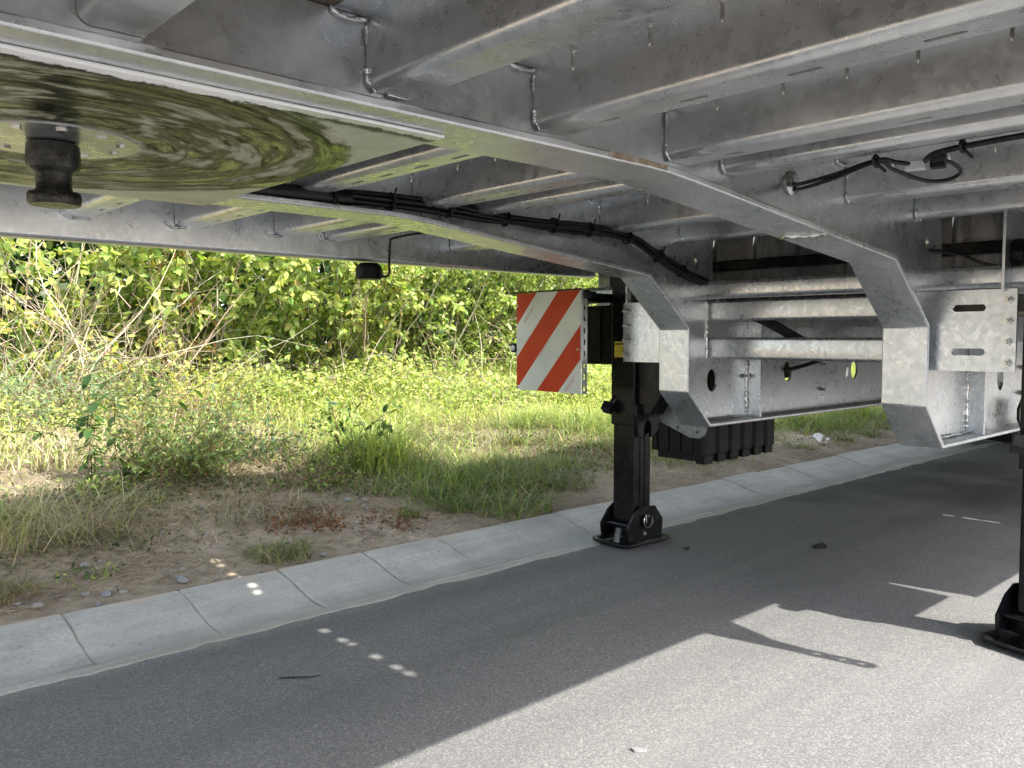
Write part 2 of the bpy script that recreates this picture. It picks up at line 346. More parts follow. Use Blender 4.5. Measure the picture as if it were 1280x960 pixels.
# gutter of dished concrete stones
gut = tag(link('gutter', None, loc=(0, 2.3, 0)), kind='structure')
bd = MB(); bd.box(-6, 40, 2.306, 2.744, -.2, -.040); link('mortar_bed', bd.mesh('mortar_bed', M['mortar'], (0, 2.3, 0)), gut)
prof = []
for i in range(15):
    t = i / 14; y = 2.335 + t * .405
    prof.append((y, .004 - .030 * math.sin(math.pi * min(1, t * 1.25) ** .8) * (1 - t * .35) + .034 * t * t))
fill = MB(); fill.sheet([(p[0], p[1] - .0065) for p in prof], .02, 'x', -3, 26, side=-1); link('joint_filler', fill.mesh('joint_filler', M['mortar'], (0, 2.3, 0)), gut)
stone_meshes = []
for k in range(4):
    q = MB(); L = .3508; nseg = 3; rows = []
    rr = random.Random(k)
    e = .0012
    for i in range(nseg + 1):
        x = L * i / nseg
        rows.append([(x + (rr.uniform(-e, e) if i in (0, nseg) else 0), p[0], p[1] - (.004 if i in (0, nseg) else 0)) for p in prof])
    # rounded arrises: an extra row just inside each end
    rows.insert(1, [(.006, p[0], p[1]) for p in prof]); rows.insert(len(rows) - 1, [(L - .006, p[0], p[1]) for p in prof])
    n = len(prof); vs = [v for r_ in rows for v in r_]; fs = [(i * n + j, (i + 1) * n + j, (i + 1) * n + j + 1, i * n + j + 1) for i in range(len(rows) - 1) for j in range(n - 1)]
    q.add(vs, fs)
    base = len(q.v); bot = [(x, y, -.12) for x in (0, L) for y in (2.335, 2.74)]
    for r_, x in ((rows[0], 0), (rows[-1], L)):
        q.add(list(r_) + [(x, 2.74, -.12), (x, 2.335, -.12)], [tuple(range(n + 2))])
    for j in (0, n - 1):
        q.add([r_[j] for r_ in rows] + [(L, prof[j][0], -.12), (0, prof[j][0], -.12)], [tuple(range(len(rows) + 2))])
    stone_meshes.append(q.mesh('gutter_stone', M['concrete'], (0, 2.3, 0), smooth=30))
for k in range(-7, 62):
    o = link('gutter_stone', stone_meshes[random.randrange(4)], gut, (.690 + .3535 * k + random.uniform(-.001, .001), random.uniform(-.003, .003), random.uniform(-.003, .003)))
    o.rotation_euler = (random.uniform(-.006, .006), random.uniform(-.004, .004), random.uniform(-.003, .003))
# the pale mortar strip between stones and asphalt, with a ragged edge
sp = MB(); n = 640; top = []
vs = []; fs = []
for i in range(n):
    x = -4 + i * .045; wob = random.uniform(-.012, .006) + .004 * math.sin(i * .7)
    vs += [(x, 2.284 + wob, -.003), (x, 2.303 + wob, .0022), (x, 2.337, .0035)]
for i in range(n - 1):
    for j in range(2): fs.append((i * 3 + j, (i + 1) * 3 + j, (i + 1) * 3 + j + 1, i * 3 + j + 1))
sp.add(vs, fs); link('mortar_strip', sp.mesh('mortar_strip', M['concrete'], (0, 2.3, 0)), gut)

# ================================================================== THE TRAILER
# trailer coordinates: x to the rear, y away from the camera, z as measured from 5 cm above the road
TO = (2.0, 1.5, 0.0)
trailer = link('semi_trailer', None, loc=(2.0, 1.5, .05))
tag(trailer, 'galvanised low loader semi trailer standing on black landing legs above the road', 'trailer')
def part(name, mb, mat, parent=None, smooth=None, bev=None, label=None):
    o = link(name, mb.mesh(name, mat, TO, smooth), parent or trailer)
    if bev: bevel(o, bev)
    if label: o['label'] = label
    return o
def empty(name, parent=None): return link(name, None, parent or trailer)
def copypart(o, parent, d):
    c = o.copy(); COL.objects.link(c); c.parent = parent; c.location = o.location + Vector(d); return c
def circle(cx, cz, rx, rz=None, n=18):
    rz = rz or rx
    return [(cx + rx * math.cos(2 * math.pi * k / n), cz + rz * math.sin(2 * math.pi * k / n)) for k in range(n)]
def slot(cx, cy, hx, hy, n=6):
    """rounded slot, long along the second axis if hy > hx"""
    r = min(hx, hy); p = []
    for k in range(4 * n):
        a = 2 * math.pi * (k + .5) / (4 * n); x, y = r * math.cos(a), r * math.sin(a)
        p.append((cx + x + math.copysign(hx - r, x), cy + y + math.copysign(hy - r, y)))
    return p
def bead(pts, r=.0045, seed=0, step=.007):
    """a weld bead: lumpy tube along a polyline"""
    rr = random.Random(seed); out = []; rad = []
    for a, b in zip(pts[:-1], pts[1:]):
        a, b = Vector(a), Vector(b); k = max(1, int((b - a).length / step))
        for i in range(k):
            out.append(a.lerp(b, i / k) + Vector((rr.uniform(-1, 1), rr.uniform(-1, 1), rr.uniform(-1, 1))) * r * .25); rad.append(r * rr.uniform(.65, 1.2))
    out.append(Vector(pts[-1])); rad.append(r * .6)
    return out, rad

FL = [(-1.4, 1.155), (1.28, 1.155), (1.335, 1.1535), (1.39, 1.1495), (1.44, 1.1450), (1.99, 1.0900), (2.40, 1.0495),
      (2.646, .856), (2.646, .616), (2.786, .482), (11.5, .477)]
def main_beam(near):
    mir = (lambda y: y) if near else (lambda y: 3.0 - y)
    e = empty('main_beam')
    a, b = sorted((mir(1.0), mir(1.137)))
    f = MB(); f.sheet(FL, .015, 'y', a, b, side=-1); part('flange', f, M['beam'], e, smooth=12, bev=.0035)
    a, b = sorted((mir(1.060), mir(1.070)))
    top = [(11.5, .90), (3.02, .90), (2.95, .96), (2.89, 1.0), (2.87, 1.284), (-1.4, 1.284)]
    holes = ([] if near else [circle(2.89, .645, .036, .047)]) + [circle(3.49, .665, .036, .047), circle(4.15, .655, .036, .047), circle(2.755, 1.115, .019)]
    if near: holes.append(circle(1.905, 1.195, .022))
    wb = MB(); wb.prism([(x, z - .0005) for x, z in FL] + top, 'y', a, b, holes); part('web', wb, M['beam'], e)
    # stiffeners between web and flange edge on the side towards the camera
    ya, yb = (1.004, 1.0595) if near else (1.866, 1.9295)
    for x in (3.15, 5.2, 7.2):
        s = MB(); s.box(x, x + .012, ya, yb, .482, .885); part('stiffener', s, M['galv_pale'], e, bev=.001)
    y = 1.058 if near else 1.928
    for i, pts in enumerate([[(3.143, y, .50), (3.143, y, .72)], [(2.845, y, .965), (2.845, y, .735)]]):
        p, r = bead(pts, .006, i + 5); q = MB(); q.tube(p, r, 6); part('weld_bead', q, M['weld'], e, smooth=60)
    lf = MB(); lf.tube(*[x for x in bead([(2.80, y - .004, .489), (3.14, y - .004, .487)], .005, 3, .03)], 6); part('weld_bead', lf, M['galv_pale'], e, smooth=60)
    if near:      # weld seam across the flange and the rust stain on its edge
        p, r = bead([(1.99, 1.003, 1.074), (1.985, 1.055, 1.0725), (1.965, 1.10, 1.0745), (1.985, 1.125, 1.072)], .006, 9); q = MB(); q.tube(p, r, 6); part('weld_bead', q, M['weld'], e, smooth=60)
        q = MB(); q.sheet([(1.165, 1.1530), (1.28, 1.1530), (1.335, 1.1515)], .0105, 'y', .9985, .9995, side=-1); part('rust_stain', q, M['rust'], e)
    return e
main_beam(True); main_beam(False)

# --- bolts on the lower webs
bm_ = MB(); bm_.lathe([(.010, 0), (.010, -.008)], (0, 0, 0), 'y', 6); bm_.lathe([(.005, -.008), (.005, -.024)], (0, 0, 0), 'y', 8); bolt_mesh = bm_.mesh('bolt', M['zinc'])
for x, z in ((3.17, .70), (3.17, .57), (3.80, .69), (3.80, .57), (3.12, .655)):
    link('bolt', bolt_mesh, trailer, (x - 2, 1.929 - 1.5, z)); 
for x, z in ((3.72, .70), (3.72, .60)): link('bolt', bolt_mesh, trailer, (x - 2, 1.059 - 1.5, z))

# --- cross members
sc = MB(); sc.lathe([(.0065, 0), (.0065, -.003), (.0035, -.0035), (.003, -.026), (.001, -.030)], (0, 0, 0), 'z', 8); screw_mesh = sc.mesh('screw', M['zinc'], smooth=40)
ZT, ZB = 1.284, 1.180
def cross_member(xw, y0, y1, mat, slots=(), screws=(), welds=None, wb=.075, tf=.055, zb=ZB):
    t = .005; r = .016
    q = MB(); path = [(xw - tf, ZT), (xw, ZT), (xw, zb + r)] + arc(xw + r, zb + r, r, 180, 270, 6)[1:]
    q.sheet(path, t, 'y', y0, y1, side=1)
    hs = [slot(xw + wb * .66, yc, .0055, ln / 2) for yc, ln in slots]
    q.prism([(xw + r, y0), (xw + wb, y0), (xw + wb, y1), (xw + r, y1)], 'z', zb, zb + t, hs)
    o = part('cross_member', q, mat, None, smooth=30)
    for y in screws: link('screw', screw_mesh, o, (xw - .028 - 2 + random.uniform(-.006, .006), y - 1.5, ZT - .005))
    if welds is not None and xw > .5:
        yw, s = welds, (-1 if welds < 1.5 else 1)
        ye = yw - .0035 if welds < 1.5 else yw + .0035
        wl = [[(xw - .004, ye, ZT - .006), (xw - tf * .5, ye, ZT - .011), (xw - tf - .002, ye, ZT - .007), (xw - tf - .005, ye, ZT + .002)],
              [(xw - .003, ye, ZT - .015), (xw - .002, ye, ZT - .04)], [(xw - .002, ye, zb + .03), (xw, ye, zb + .012), (xw + .012, ye, zb - .002)]]
        if random.random() < .7: wl.append([(xw + .035, ye, zb - .002), (xw + wb - .005, ye, zb - .002)])
        for k, pl in enumerate(wl):
            p, rd = bead(pl, .0042, int(xw * 100) + k); b = MB(); b.tube(p, rd, 6); part('weld_bead', b, M['weld'], o, smooth=60)
    return o
XM = [-.42, -.05, .30, .69, 1.030, 1.405, 1.606, 2.20, 2.655]
for i, x in enumerate(XM):
    small = i in (6, 8)
    ns = [(yy, .05) for yy in (.93, .76, .58, .40)] if 3 < i else ()
    sw = [yy + random.uniform(-.02, .02) for yy in (.93, .80, .67, .54, .41)] if i in (4, 5, 7) else ([.50, .62, .85] if i == 6 else [.72] if i == 8 else [])
    cross_member(x, .232, 1.0575, M['galv_brownish'], ns, sw, 1.0575, wb=.05 if small else .075)
    ms = [(yy, .055) for yy in (1.2, 1.32, 1.45, 1.58, 1.70, 1.82)] if i > 2 else ()
    cross_member(x, 1.0725, 1.9275, M['galv'], ms, [1.22, 1.36, 1.55, 1.7] if i in (4, 5, 6, 7) else (), 1.9275 if i > 2 else None, wb=.05 if small else .075)
    cross_member(x + (.035 if i < 5 else .012), 1.9425, 2.770, M['galv'], [(yy, .04) for yy in (2.1, 2.25, 2.4, 2.55)] if i > 2 else (), (), None, wb=.075)
for i, x in enumerate((.81, 1.105, 1.45, 1.66)):      # weld runs where the far members meet the side rail
    p, rd = bead([(x - .07, 2.768, ZB + .012), (x - .055, 2.767, ZB - .003), (x, 2.767, ZB - .003)], .0045, i + 50); b = MB(); b.tube(p, rd, 6); part('weld_bead', b, M['weld'], smooth=60)
# --- side rails
def side_rail(y, s):
    q = MB(); z0 = 1.111
    q.sheet([(y + s * .055, z0)] + [(y + s * .014, z0)] + [(y + s * (.014 - .014 * math.sin(R(a))), z0 + .014 - .014 * math.cos(R(a))) for a in (20, 45, 70)] + [(y, z0 + .014), (y, 1.325)], .007, 'x', -1.4, 3.13, side=-s)
    return part('side_rail', q, M['galv'] if s > 0 else M['galv_toned_down'], smooth=30)
side_rail(2.775, 1); side_rail(.225, -1)
# --- deck with the holes that let the sun spots through
hol = []
for y in (1.60, 1.54, 1.43, 1.37, 1.26, 1.20, .735, .63, .585, .46, .36, .305):
    hol.append(slot(1.510 + .016 * y + random.uniform(-.003, .003), y, .015, {.585: .016, 1.37: .018, 1.54: .02, 1.20: .02}.get(y, .0245)))
def holed_deck(x0, x1, xa, xb, holes, z0, z1):
    d = MB(); zm = z1 - .010; d.box(x0, xa, .233, 2.767, z0, z1); d.box(xb, x1, .233, 2.767, z0, z1)
    hs = sorted(holes, key=lambda h: sum(p[1] for p in h) / len(h)); cs = [sum(p[1] for p in h) / len(h) for h in hs]
    cut = [.233] + [(a + b) / 2 for a, b in zip(cs[:-1], cs[1:])] + [2.767]
    for h, ya, yb in zip(hs, cut[:-1], cut[1:]):
        d.prism([(xa, ya), (xb, ya), (xb, yb), (xa, yb)], 'z', zm, z1, [h])
    return part('deck', d, M['deck'])
holed_deck(-1.4, 3.14, 1.45, 1.60, hol, 1.286, 1.318)
hol = [slot(4.50, y, .012, .045) for y in (.50, .385, .30)] + [slot(4.10, 1.72, .012, .03), slot(4.13, 1.63, .012, .03)]
holed_deck(3.06, 11.5, 4.0, 4.6, hol, .902, .935)
for s, y in ((1, 2.775), (-1, .225)):
    q = MB(); q.sheet([(y + s * .05, .70), (y, .70), (y, .96)], .007, 'x', 3.16, 11.5, side=-s); part('side_rail', q, M['galv'] if s > 0 else M['galv_toned_down'])
for x in (3.7, 4.4, 5.1, 5.8, 6.5, 7.2, 7.9, 8.6, 9.3):
    for y0, y1 in ((.234, 1.0575), (1.0725, 1.9275), (1.9425, 2.766)):
        q = MB(); q.sheet([(x, .90), (x, .80), (x + .07, .80)], .005, 'y', y0, y1, side=1); part('cross_member', q, M['galv'])
# --- bulkhead at the back of the gooseneck
bh = MB(); bh.box(3.145, 3.153, .233, 2.767, .937, 1.285); bhp = part('bulkhead', bh, M['galv_toned_down'])  # its shade is painted in by the darker steel
for k in range(13):
    y = .33 + k * .195
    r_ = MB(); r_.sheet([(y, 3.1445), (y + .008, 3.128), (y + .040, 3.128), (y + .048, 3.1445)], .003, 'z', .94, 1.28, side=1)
    r_.v = [(b, a, c) for a, b, c in r_.v]; part('rib', r_, M['galv_toned_down'], bhp)
q = MB(); q.box(3.05, 3.10, .82, 2.13, 1.096, 1.138); part('crank_bar', q, M['black_paint'], bev=.004)
# --- cross tubes at the neck
def rtube(x0, x1, y0, y1, z0, z1, r):
    q = MB(); pr = arc(x1 - r, z1 - r, r, 0, 90, 5) + arc(x0 + r, z1 - r, r, 90, 180, 5) + arc(x0 + r, z0 + r, r, 180, 270, 5) + arc(x1 - r, z0 + r, r, 270, 360, 5)
    q.prism(pr, 'y', y0, y1); return part('cross_tube', q, M['galv_pale'], smooth=30)
rtube(2.72, 2.80, .25, 2.75, .966, 1.032, .016)
rtube(2.86, 2.94, 1.0725, 1.9275, .884, .963, .010)
rtube(2.86, 2.94, 1.0725, 1.9275, .732, .818, .012)
q = MB(); q.sheet([(3.58, .862), (3.55, .862), (3.55, .80), (3.58, .80)], .006, 'y', 1.0725, 1.9275, side=1); part('cross_tube', q, M['galv_pale'])
# --- landing leg mounting plates with their nuts
nm = MB(); nm.lathe([(.012, 0), (.012, -.011)], (0, 0, 0), 'x', 6); nm.lathe([(.0065, -.011), (.0065, -.026)], (0, 0, 0), 'x', 10); nut_mesh = nm.mesh('nut', M['zinc'])
def mount_plate(s):
    Y = (lambda y: y) if s < 0 else (lambda y: 3.0 - y)
    a, b = .778, 1.0585
    hs = [slot(Y(.905), z, .046, .0105) for z in (.905, .775)]
    q = MB(); q.prism([(Y(a), .718), (Y(b), .718), (Y(b), .958), (Y(a), .958)], 'x', 2.682, 2.6945, hs if s < 0 else ())
    o = part('mounting_plate', q, M['galv'])
    for z in (.925, .865, .805, .745): link('nut', nut_mesh, o, (2.682 - 2, Y(.800) - 1.5, z))
    g = MB(); g.prism([(2.66, .95), (2.86, .95), (2.86, 1.283), (2.715, 1.283), (2.66, 1.225)], 'y', Y(.806), Y(.814)); part('bracket_plate', g, M['galv'], bev=.001)
    return o
mount_plate(-1); mount_plate(1)
q = MB(); q.lathe([(.012, .0), (.040, .0), (.042, -.006), (.042, -.034), (.036, -.040), (.022, -.040), (.022, -.075)], (2.735, .805, 1.062), 'y', 24); mo = part('gear_housing', q, M['black_paint'], smooth=35)
for k in range(4):
    q = MB(); aa = R(45 + 90 * k); q.lathe([(.006, 0), (.006, -.006)], (2.735 + .031 * math.cos(aa), .766, 1.062 + .031 * math.sin(aa)), 'y', 6); part('bolt', q, M['zinc'], mo)
q = MB(); q.lathe([(.02, 0), (.02, -.03), (.012, -.03), (.012, -.06)], (2.78, .74, .985), 'y', 14); part('valve', q, M['black_paint'], smooth=35)

# --- coupling plate and king pin
kp = MB(); kp.box(-1.4, .836, 1.058, 1.992, 1.1335, 1.1394); kpo = part('coupling_plate', kp, M['grease'], bev=.002)
kx, ky = .385, 1.5
q = MB(); q.lathe([(.012, 1.1334), (.128, 1.1334), (.128, 1.1322), (.090, 1.1318), (.055, 1.1302), (.0, 1.1302)], (kx, ky, 0), 'z', 40); part('pin_collar', q, M['galv_pale'], kpo, smooth=35)
for k in range(10):
    aa = 2 * math.pi * (k + .3) / 10
    q = MB(); q.lathe([(.008, 1.1322), (.008, 1.1285)], (kx + .1 * math.cos(aa), ky + .1 * math.sin(aa), 0), 'z', 6); part('bolt', q, M['zinc'], kpo)
q = MB(); q.lathe([(.030, 1.1302), (.0385, 1.127), (.0395, 1.117), (.0395, 1.092), (.037, 1.087), (.0290, 1.083), (.0265, 1.078), (.0262, 1.058), (.028, 1.053), (.0375, 1.051), (.0395, 1.047), (.0395, 1.036), (.037, 1.031), (.0, 1.030)], (kx, ky, 0), 'z', 36)
part('king_pin', q, M['pin'], kpo, smooth=40)

# --- landing legs
def landing_leg(cx, cy, s, rz):
    """s = -1: the near leg (its face to the frame is at larger y)"""
    e = empty('landing_leg'); h = .050
    hx = .064
    q = MB(); q.box(cx - hx, cx + hx, cy - hx, cy + hx, .452, 1.10); part('outer_tube', q, M['black_paint'], e, bev=.006)
    q = MB(); q.box(cx - .056, cx + .056, cy - .056, cy + .056, .045, .5); part('inner_tube', q, M['black_paint'], e, bev=.006)
    for dy in (-.018, .014):
        q = MB(); q.box(cx + dy, cx + dy + .003, cy - .0585, cy - .0555, .07, .44); part('ridge', q, M['black_paint'], e)
    # housing towards the frame
    y0, y1 = (cy - .20, cy - hx + .004) if s > 0 else (cy + hx - .004, cy + .06)
    q = MB(); q.prism([(y0, .735), (y1, .735), (y1, .50), ((y0 + y1) / 2, .50), (y0, .60)] if s > 0 else [(y0, .735), (y1, .735), (y1, .60), ((y0 + y1) / 2, .50), (y0, .50)], 'x', cx - .045, cx + .05)
    part('gear_housing', q, M['black_paint'], e, bev=.006)
    # clamp plate with arch, on the face towards the camera
    yf = cy - hx - .012
    arch = [(cx - .02, .40)] + [(cx + .022 * math.cos(R(a)) + .002, .448 + .025 * math.sin(R(a))) for a in range(180, -1, -30)] + [(cx + .024, .40)]
    q = MB(); q.prism([(cx - .058, .41), (cx - .025, .40)] + arch[1:-1] + [(cx + .026, .40), (cx + .075, .43), (cx + .085, .50), (cx + .085, .545), (cx - .064, .545), (cx - .074, .50)], 'y', yf - .006, yf + .010)
    part('clamp_plate', q, M['black_paint'], e, bev=.003)
    q = MB(); q.lathe([(.021, 0), (.021, .05), (.014, .05), (.014, .11)], (cx + .05, yf + .02, .495), 'x', 12); part('shaft_end', q, M['black_paint'], e, smooth=35)
    q = MB(); q.tube([(cx - .03, cy + .03, .60), (cx - .085, cy + .05, .535)], .012, 8); part('crank_lever', q, M['black_paint'], e, smooth=40)
    q = MB(); q.box(-.022, .022, -.02, .02, -.02, .02); q.xform(Matrix.Translation((cx - .098, cy + .052, .525)) @ Matrix.Rotation(.6, 4, 'Y') @ Matrix.Rotation(.3, 4, 'Z')); part('crank_knob', q, M['black_plastic'], e, bev=.004)
    if s > 0:
        q = MB(); q.box(cx - hx - .0012, cx - hx - .0004, cy - .040, cy + .045, .735, .800); st = part('warning_sticker', q, M['yellow'], e)
        q = MB(); q.box(cx - hx - .0018, cx - hx - .0013, cy - .038, cy + .043, .786, .794); part('sticker_band', q, M['dark_print'], e)
        rr = random.Random(4)
        q = MB()
        for k in range(5):
            yy = cy - .03
            while yy < cy + .03:
                ln = rr.uniform(.004, .012); q.box(cx - hx - .0017, cx - hx - .0013, yy, yy + ln, .742 + k * .008, .7445 + k * .008); yy += ln + .004
        part('sticker_lines', q, M['dark_print'], e)
    # foot
    rot = Matrix.Translation((cx + .0, cy, 0)) @ Matrix.Rotation(rz, 4, 'Z') @ Matrix.Translation((-cx, -cy, 0))
    zb = -.05
    fx, fy = .150, .112
    def oct_(a, b, c): return [(cx - a + c, cy - b), (cx + a - c, cy - b), (cx + a, cy - b + c), (cx + a, cy + b - c), (cx + a - c, cy + b), (cx - a + c, cy + b), (cx - a, cy + b - c), (cx - a, cy - b + c)]
    q = MB(); lv = [(fx - .03, fy - .03, .02, zb), (fx, fy, .03, zb + .016), (fx, fy, .03, zb + .024), (fx - .014, fy - .014, .028, zb + .022), (fx - .034, fy - .034, .02, zb + .008)]
    vs = [(*p, z) for a, b, c, z in lv for p in oct_(a, b, c)]
    fs = [(i * 8 + k, i * 8 + (k + 1) % 8, (i + 1) * 8 + (k + 1) % 8, (i + 1) * 8 + k) for i in range(4) for k in range(8)] + [tuple(range(8)), tuple(range(32, 40))]
    q.add(vs, fs).xform(rot); part('foot_plate', q, M['black_plastic'], e, bev=.003)
    for sy in (-1, 1):
        ya = cy + sy * .074
        q = MB(); q.prism([(cx - .10, zb + .018), (cx + .10, zb + .018), (cx + .110, zb + .06), (cx + .112, zb + .10), (cx + .062, zb + .160), (cx - .03, zb + .165), (cx - .07, zb + .14), (cx - .112, zb + .085), (cx - .11, zb + .06)], 'y', ya - .004, ya + .004).xform(rot)
        part('foot_cheek', q, M['black_paint'], e, bev=.002)
        q = MB(); q.lathe([(.026, 0), (.028, .002 * sy), (.028, .010 * sy), (.022, .013 * sy), (.015, .0135 * sy)], (cx, ya + sy * .004, zb + .105), 'y', 20).xform(rot); part('axle_boss', q, M['black_paint'], e, smooth=40)
        q = MB(); q.lathe([(.008, 0), (.008, .009 * sy)], (cx - .01, ya + sy * .004, zb + .052), 'y', 6).xform(rot); part('bolt', q, M['zinc'], e)
    for dx, zz in ((-.082, .085), (.085, .085)):
        q = MB(); q.lathe([(.009, -.075), (.009, .075)], (cx + dx, cy, zb + zz), 'y', 12).xform(rot); part('cross_pin', q, M['black_paint'], e, smooth=40)
    q = MB(); q.box(cx - .05, cx + .05, cy - .068, cy + .068, zb + .03, zb + .10).xform(rot); part('foot_yoke', q, M['black_paint'], e, bev=.004)
    q = MB(); q.tube([(cx - .098, cy - .02, zb + .075), (cx - .118, cy - .024, zb + .02)], .0135, 10).xform(rot); part('grip', q, M['grey_dark'], e, smooth=40)
    q = MB(); q.tube([(cx + .027 * math.cos(R(a)), cy - .094, zb + .105 + .027 * math.sin(R(a))) for a in range(150, 400, 20)], .0022, 6).xform(rot); part('pin_ring', q, M['zinc'], e, smooth=60)
    q = MB(); q.tube([(cx - .02, cy - .098, zb + .135), (cx - .018, cy - .100, zb + .10)], .0025, 6).xform(rot); part('pin_clip', q, M['zinc'], e, smooth=60)
    return e
M['grey_dark'] = flat('dark grey grip', (.05, .055, .06), (.09, .095, .10), .5, 0, 60, .1)
landing_leg(2.762, 2.236, 1, R(-3)); landing_leg(2.668, .676, -1, R(-14))

# --- warning board
def warning_board():
    e = empty('warning_board'); P0 = Vector((2.50, 2.292, .588)); ang = R(5.5); W, H = .421, .421
    U = Vector((math.sin(ang), math.cos(ang), 0)); N = Vector((-math.cos(ang), math.sin(ang), 0))
    def at(u, v, n): return P0 + U * (W * (1 - u)) + Vector((0, 0, H * v)) + N * n      # u from the outer edge (left in view) to the inner, v up
    q = MB(); c = [at(0, 0, 0), at(1, 0, 0), at(1, 1, 0), at(0, 1, 0)]; q.add(c + [p - N * .004 for p in c], [(0, 1, 2, 3), (7, 6, 5, 4), (0, 4, 5, 1), (1, 5, 6, 2), (2, 6, 7, 3), (3, 7, 4, 0)])
    part('back_plate', q, M['galv'], e)
    # stripes: bands of u + (1 - v), clipped to the square
    def clip(lo, hi):
        poly = [(0, 0), (1, 0), (1, 1), (0, 1)]
        for k, sg in ((lo, 1), (hi, -1)):
            out = []
            for i in range(len(poly)):
                a, b = poly[i], poly[(i + 1) % len(poly)]; fa = sg * (a[0] + a[1] - k); fb = sg * (b[0] + b[1] - k)
                if fa >= 0: out.append(a)
                if fa * fb < 0: t = fa / (fa - fb); out.append((a[0] + t * (b[0] - a[0]), a[1] + t * (b[1] - a[1])))
            poly = out
        return poly
    for k in range(6):
        p = clip(k * .3333, (k + 1) * .3333 if k < 5 else 2.0); q = MB(); n = len(p)
        q.add([at(u, 1 - v, .0012) for u, v in p] + [at(u, 1 - v, .0002) for u, v in p], [tuple(range(n)), tuple(reversed(range(n, 2 * n)))] + [(i, (i + 1) % n, n + (i + 1) % n, n + i) for i in range(n)])
        part('stripe', q, M['sheet_red'] if k % 2 == 0 else M['sheet_white'], e)
    rr = random.Random(2); q = MB()
    for (u0, v0) in ((.10, .30), (.35, .63), (.75, .98)):            # tiny red print beside each stripe
        for row in (0, 1):
            t = 0.0; tl = .15 - .03 * row
            while t < tl:
                ln = rr.uniform(.012, .03)
                a0 = (u0 + .02 + t + row * .014, 1 - v0 + .008 + t - row * .014); a1 = (a0[0] + ln, a0[1] + ln)
                wd = .0045
                q.add([at(a0[0], a0[1], .0016), at(a0[0] + wd, a0[1] - wd, .0016), at(a1[0] + wd, a1[1] - wd, .0016), at(a1[0], a1[1], .0016)], [(0, 1, 2, 3)]); t += ln + .007
    part('print', q, M['red_print'], e)
    for u, v in ((.02, .87), (.02, .43), (.03, .03), (.965, .87), (.965, .43), (.965, .03)):
        c = at(u, v, .0012); q = MB(); q.lathe([(.006, 0), (.006, -.002), (.003, -.0035)], (0, 0, 0), 'x', 10); q.xform(Matrix.Translation(c) @ Matrix.Rotation(-ang, 4, 'Z')); part('screw', q, M['zinc'], e)
    # perforated angle at the inner edge, seen end on
    q = MB(); a = at(1, 0, 0); 
    ring = [slot(.0175, H * (k + .5) / 9, .004, .012) for k in range(9)]
    q.prism([(.0045, 0), (.032, 0), (.032, H), (.0045, H)], 'y', 0, .003, ring); q.xform(Matrix.Translation(a - U * .004) @ Matrix.Rotation(-ang, 4, 'Z')); part('perforated_rail', q, M['galv'], e)
    q = MB(); q.box(0, .004, 0, .46, -.003, .003); q.xform(Matrix.Translation(at(1.0, 1, 0) + Vector((0, 0, .004))) @ Matrix.Rotation(-ang, 4, 'Z')); part('top_rail', q, M['black_paint'], e)
    # marker lamp on the outer edge
    c = at(0, .43, 0)
    q = MB(); q.box(.006, .03, -.002, .010, -.06, .05); q.box(.0, .03, .010, .045, -.018, .022); q.xform(Matrix.Translation(c) @ Matrix.Rotation(-ang, 4, 'Z')); part('marker_lamp', q, M['black_plastic'], e, bev=.004)
    q = MB(); q.lathe([(.013, 0), (.013, -.004), (.008, -.007)], (0, .028, .002), 'x', 14); q.xform(Matrix.Translation(c) @ Matrix.Rotation(-ang, 4, 'Z')); part('lamp_lens', q, M['lens'], e, smooth=50)
    # mounting arm back to the cross tube, with its black knob
    q = MB(); q.box(2.53, 2.72, 2.31, 2.35, .965, 1.0); part('arm', q, M['black_paint'], e, bev=.003)
    q = MB(); q.lathe([(.013, 0), (.018, -.005), (.018, -.02), (.012, -.026)], (2.50, 2.245, .988), 'x', 10); part('clamp_knob', q, M['black_plastic'], e, smooth=35)
    q = MB(); q.box(2.51, 2.53, 2.235, 2.36, .975, 1.0); part('clamp_bar', q, M['black_paint'], e)
    return e
warning_board()
# its twin on the near side, outside the picture but throwing shade
for y0 in (2.35, .235):
    q = MB(); q.box(2.76, 3.11, y0, y0 + .405, .70, .955); o = part('side_box', q, M['black_plastic'], bev=.01)
    for k in range(3):
        b = MB(); b.box(2.752, 2.759, y0 + .06 + k * .13, y0 + .075 + k * .13, .72, .94); part('rib', b, M['black_plastic'], o)
# bracket hanging from the near rail (its shade lies on the road)
q = MB(); q.prism([(2.275, 1.125), (2.44, 1.125), (2.43, 1.08), (2.345, .90), (2.333, .80), (2.333, .645), (2.32, .632), (2.30, .632), (2.288, .645), (2.288, .85)], 'y', .216, .222, [circle(2.311, .665, .009), circle(2.311, .71, .009), slot(2.311, .775, .006, .012)])
part('hanging_bracket', q, M['galv'])

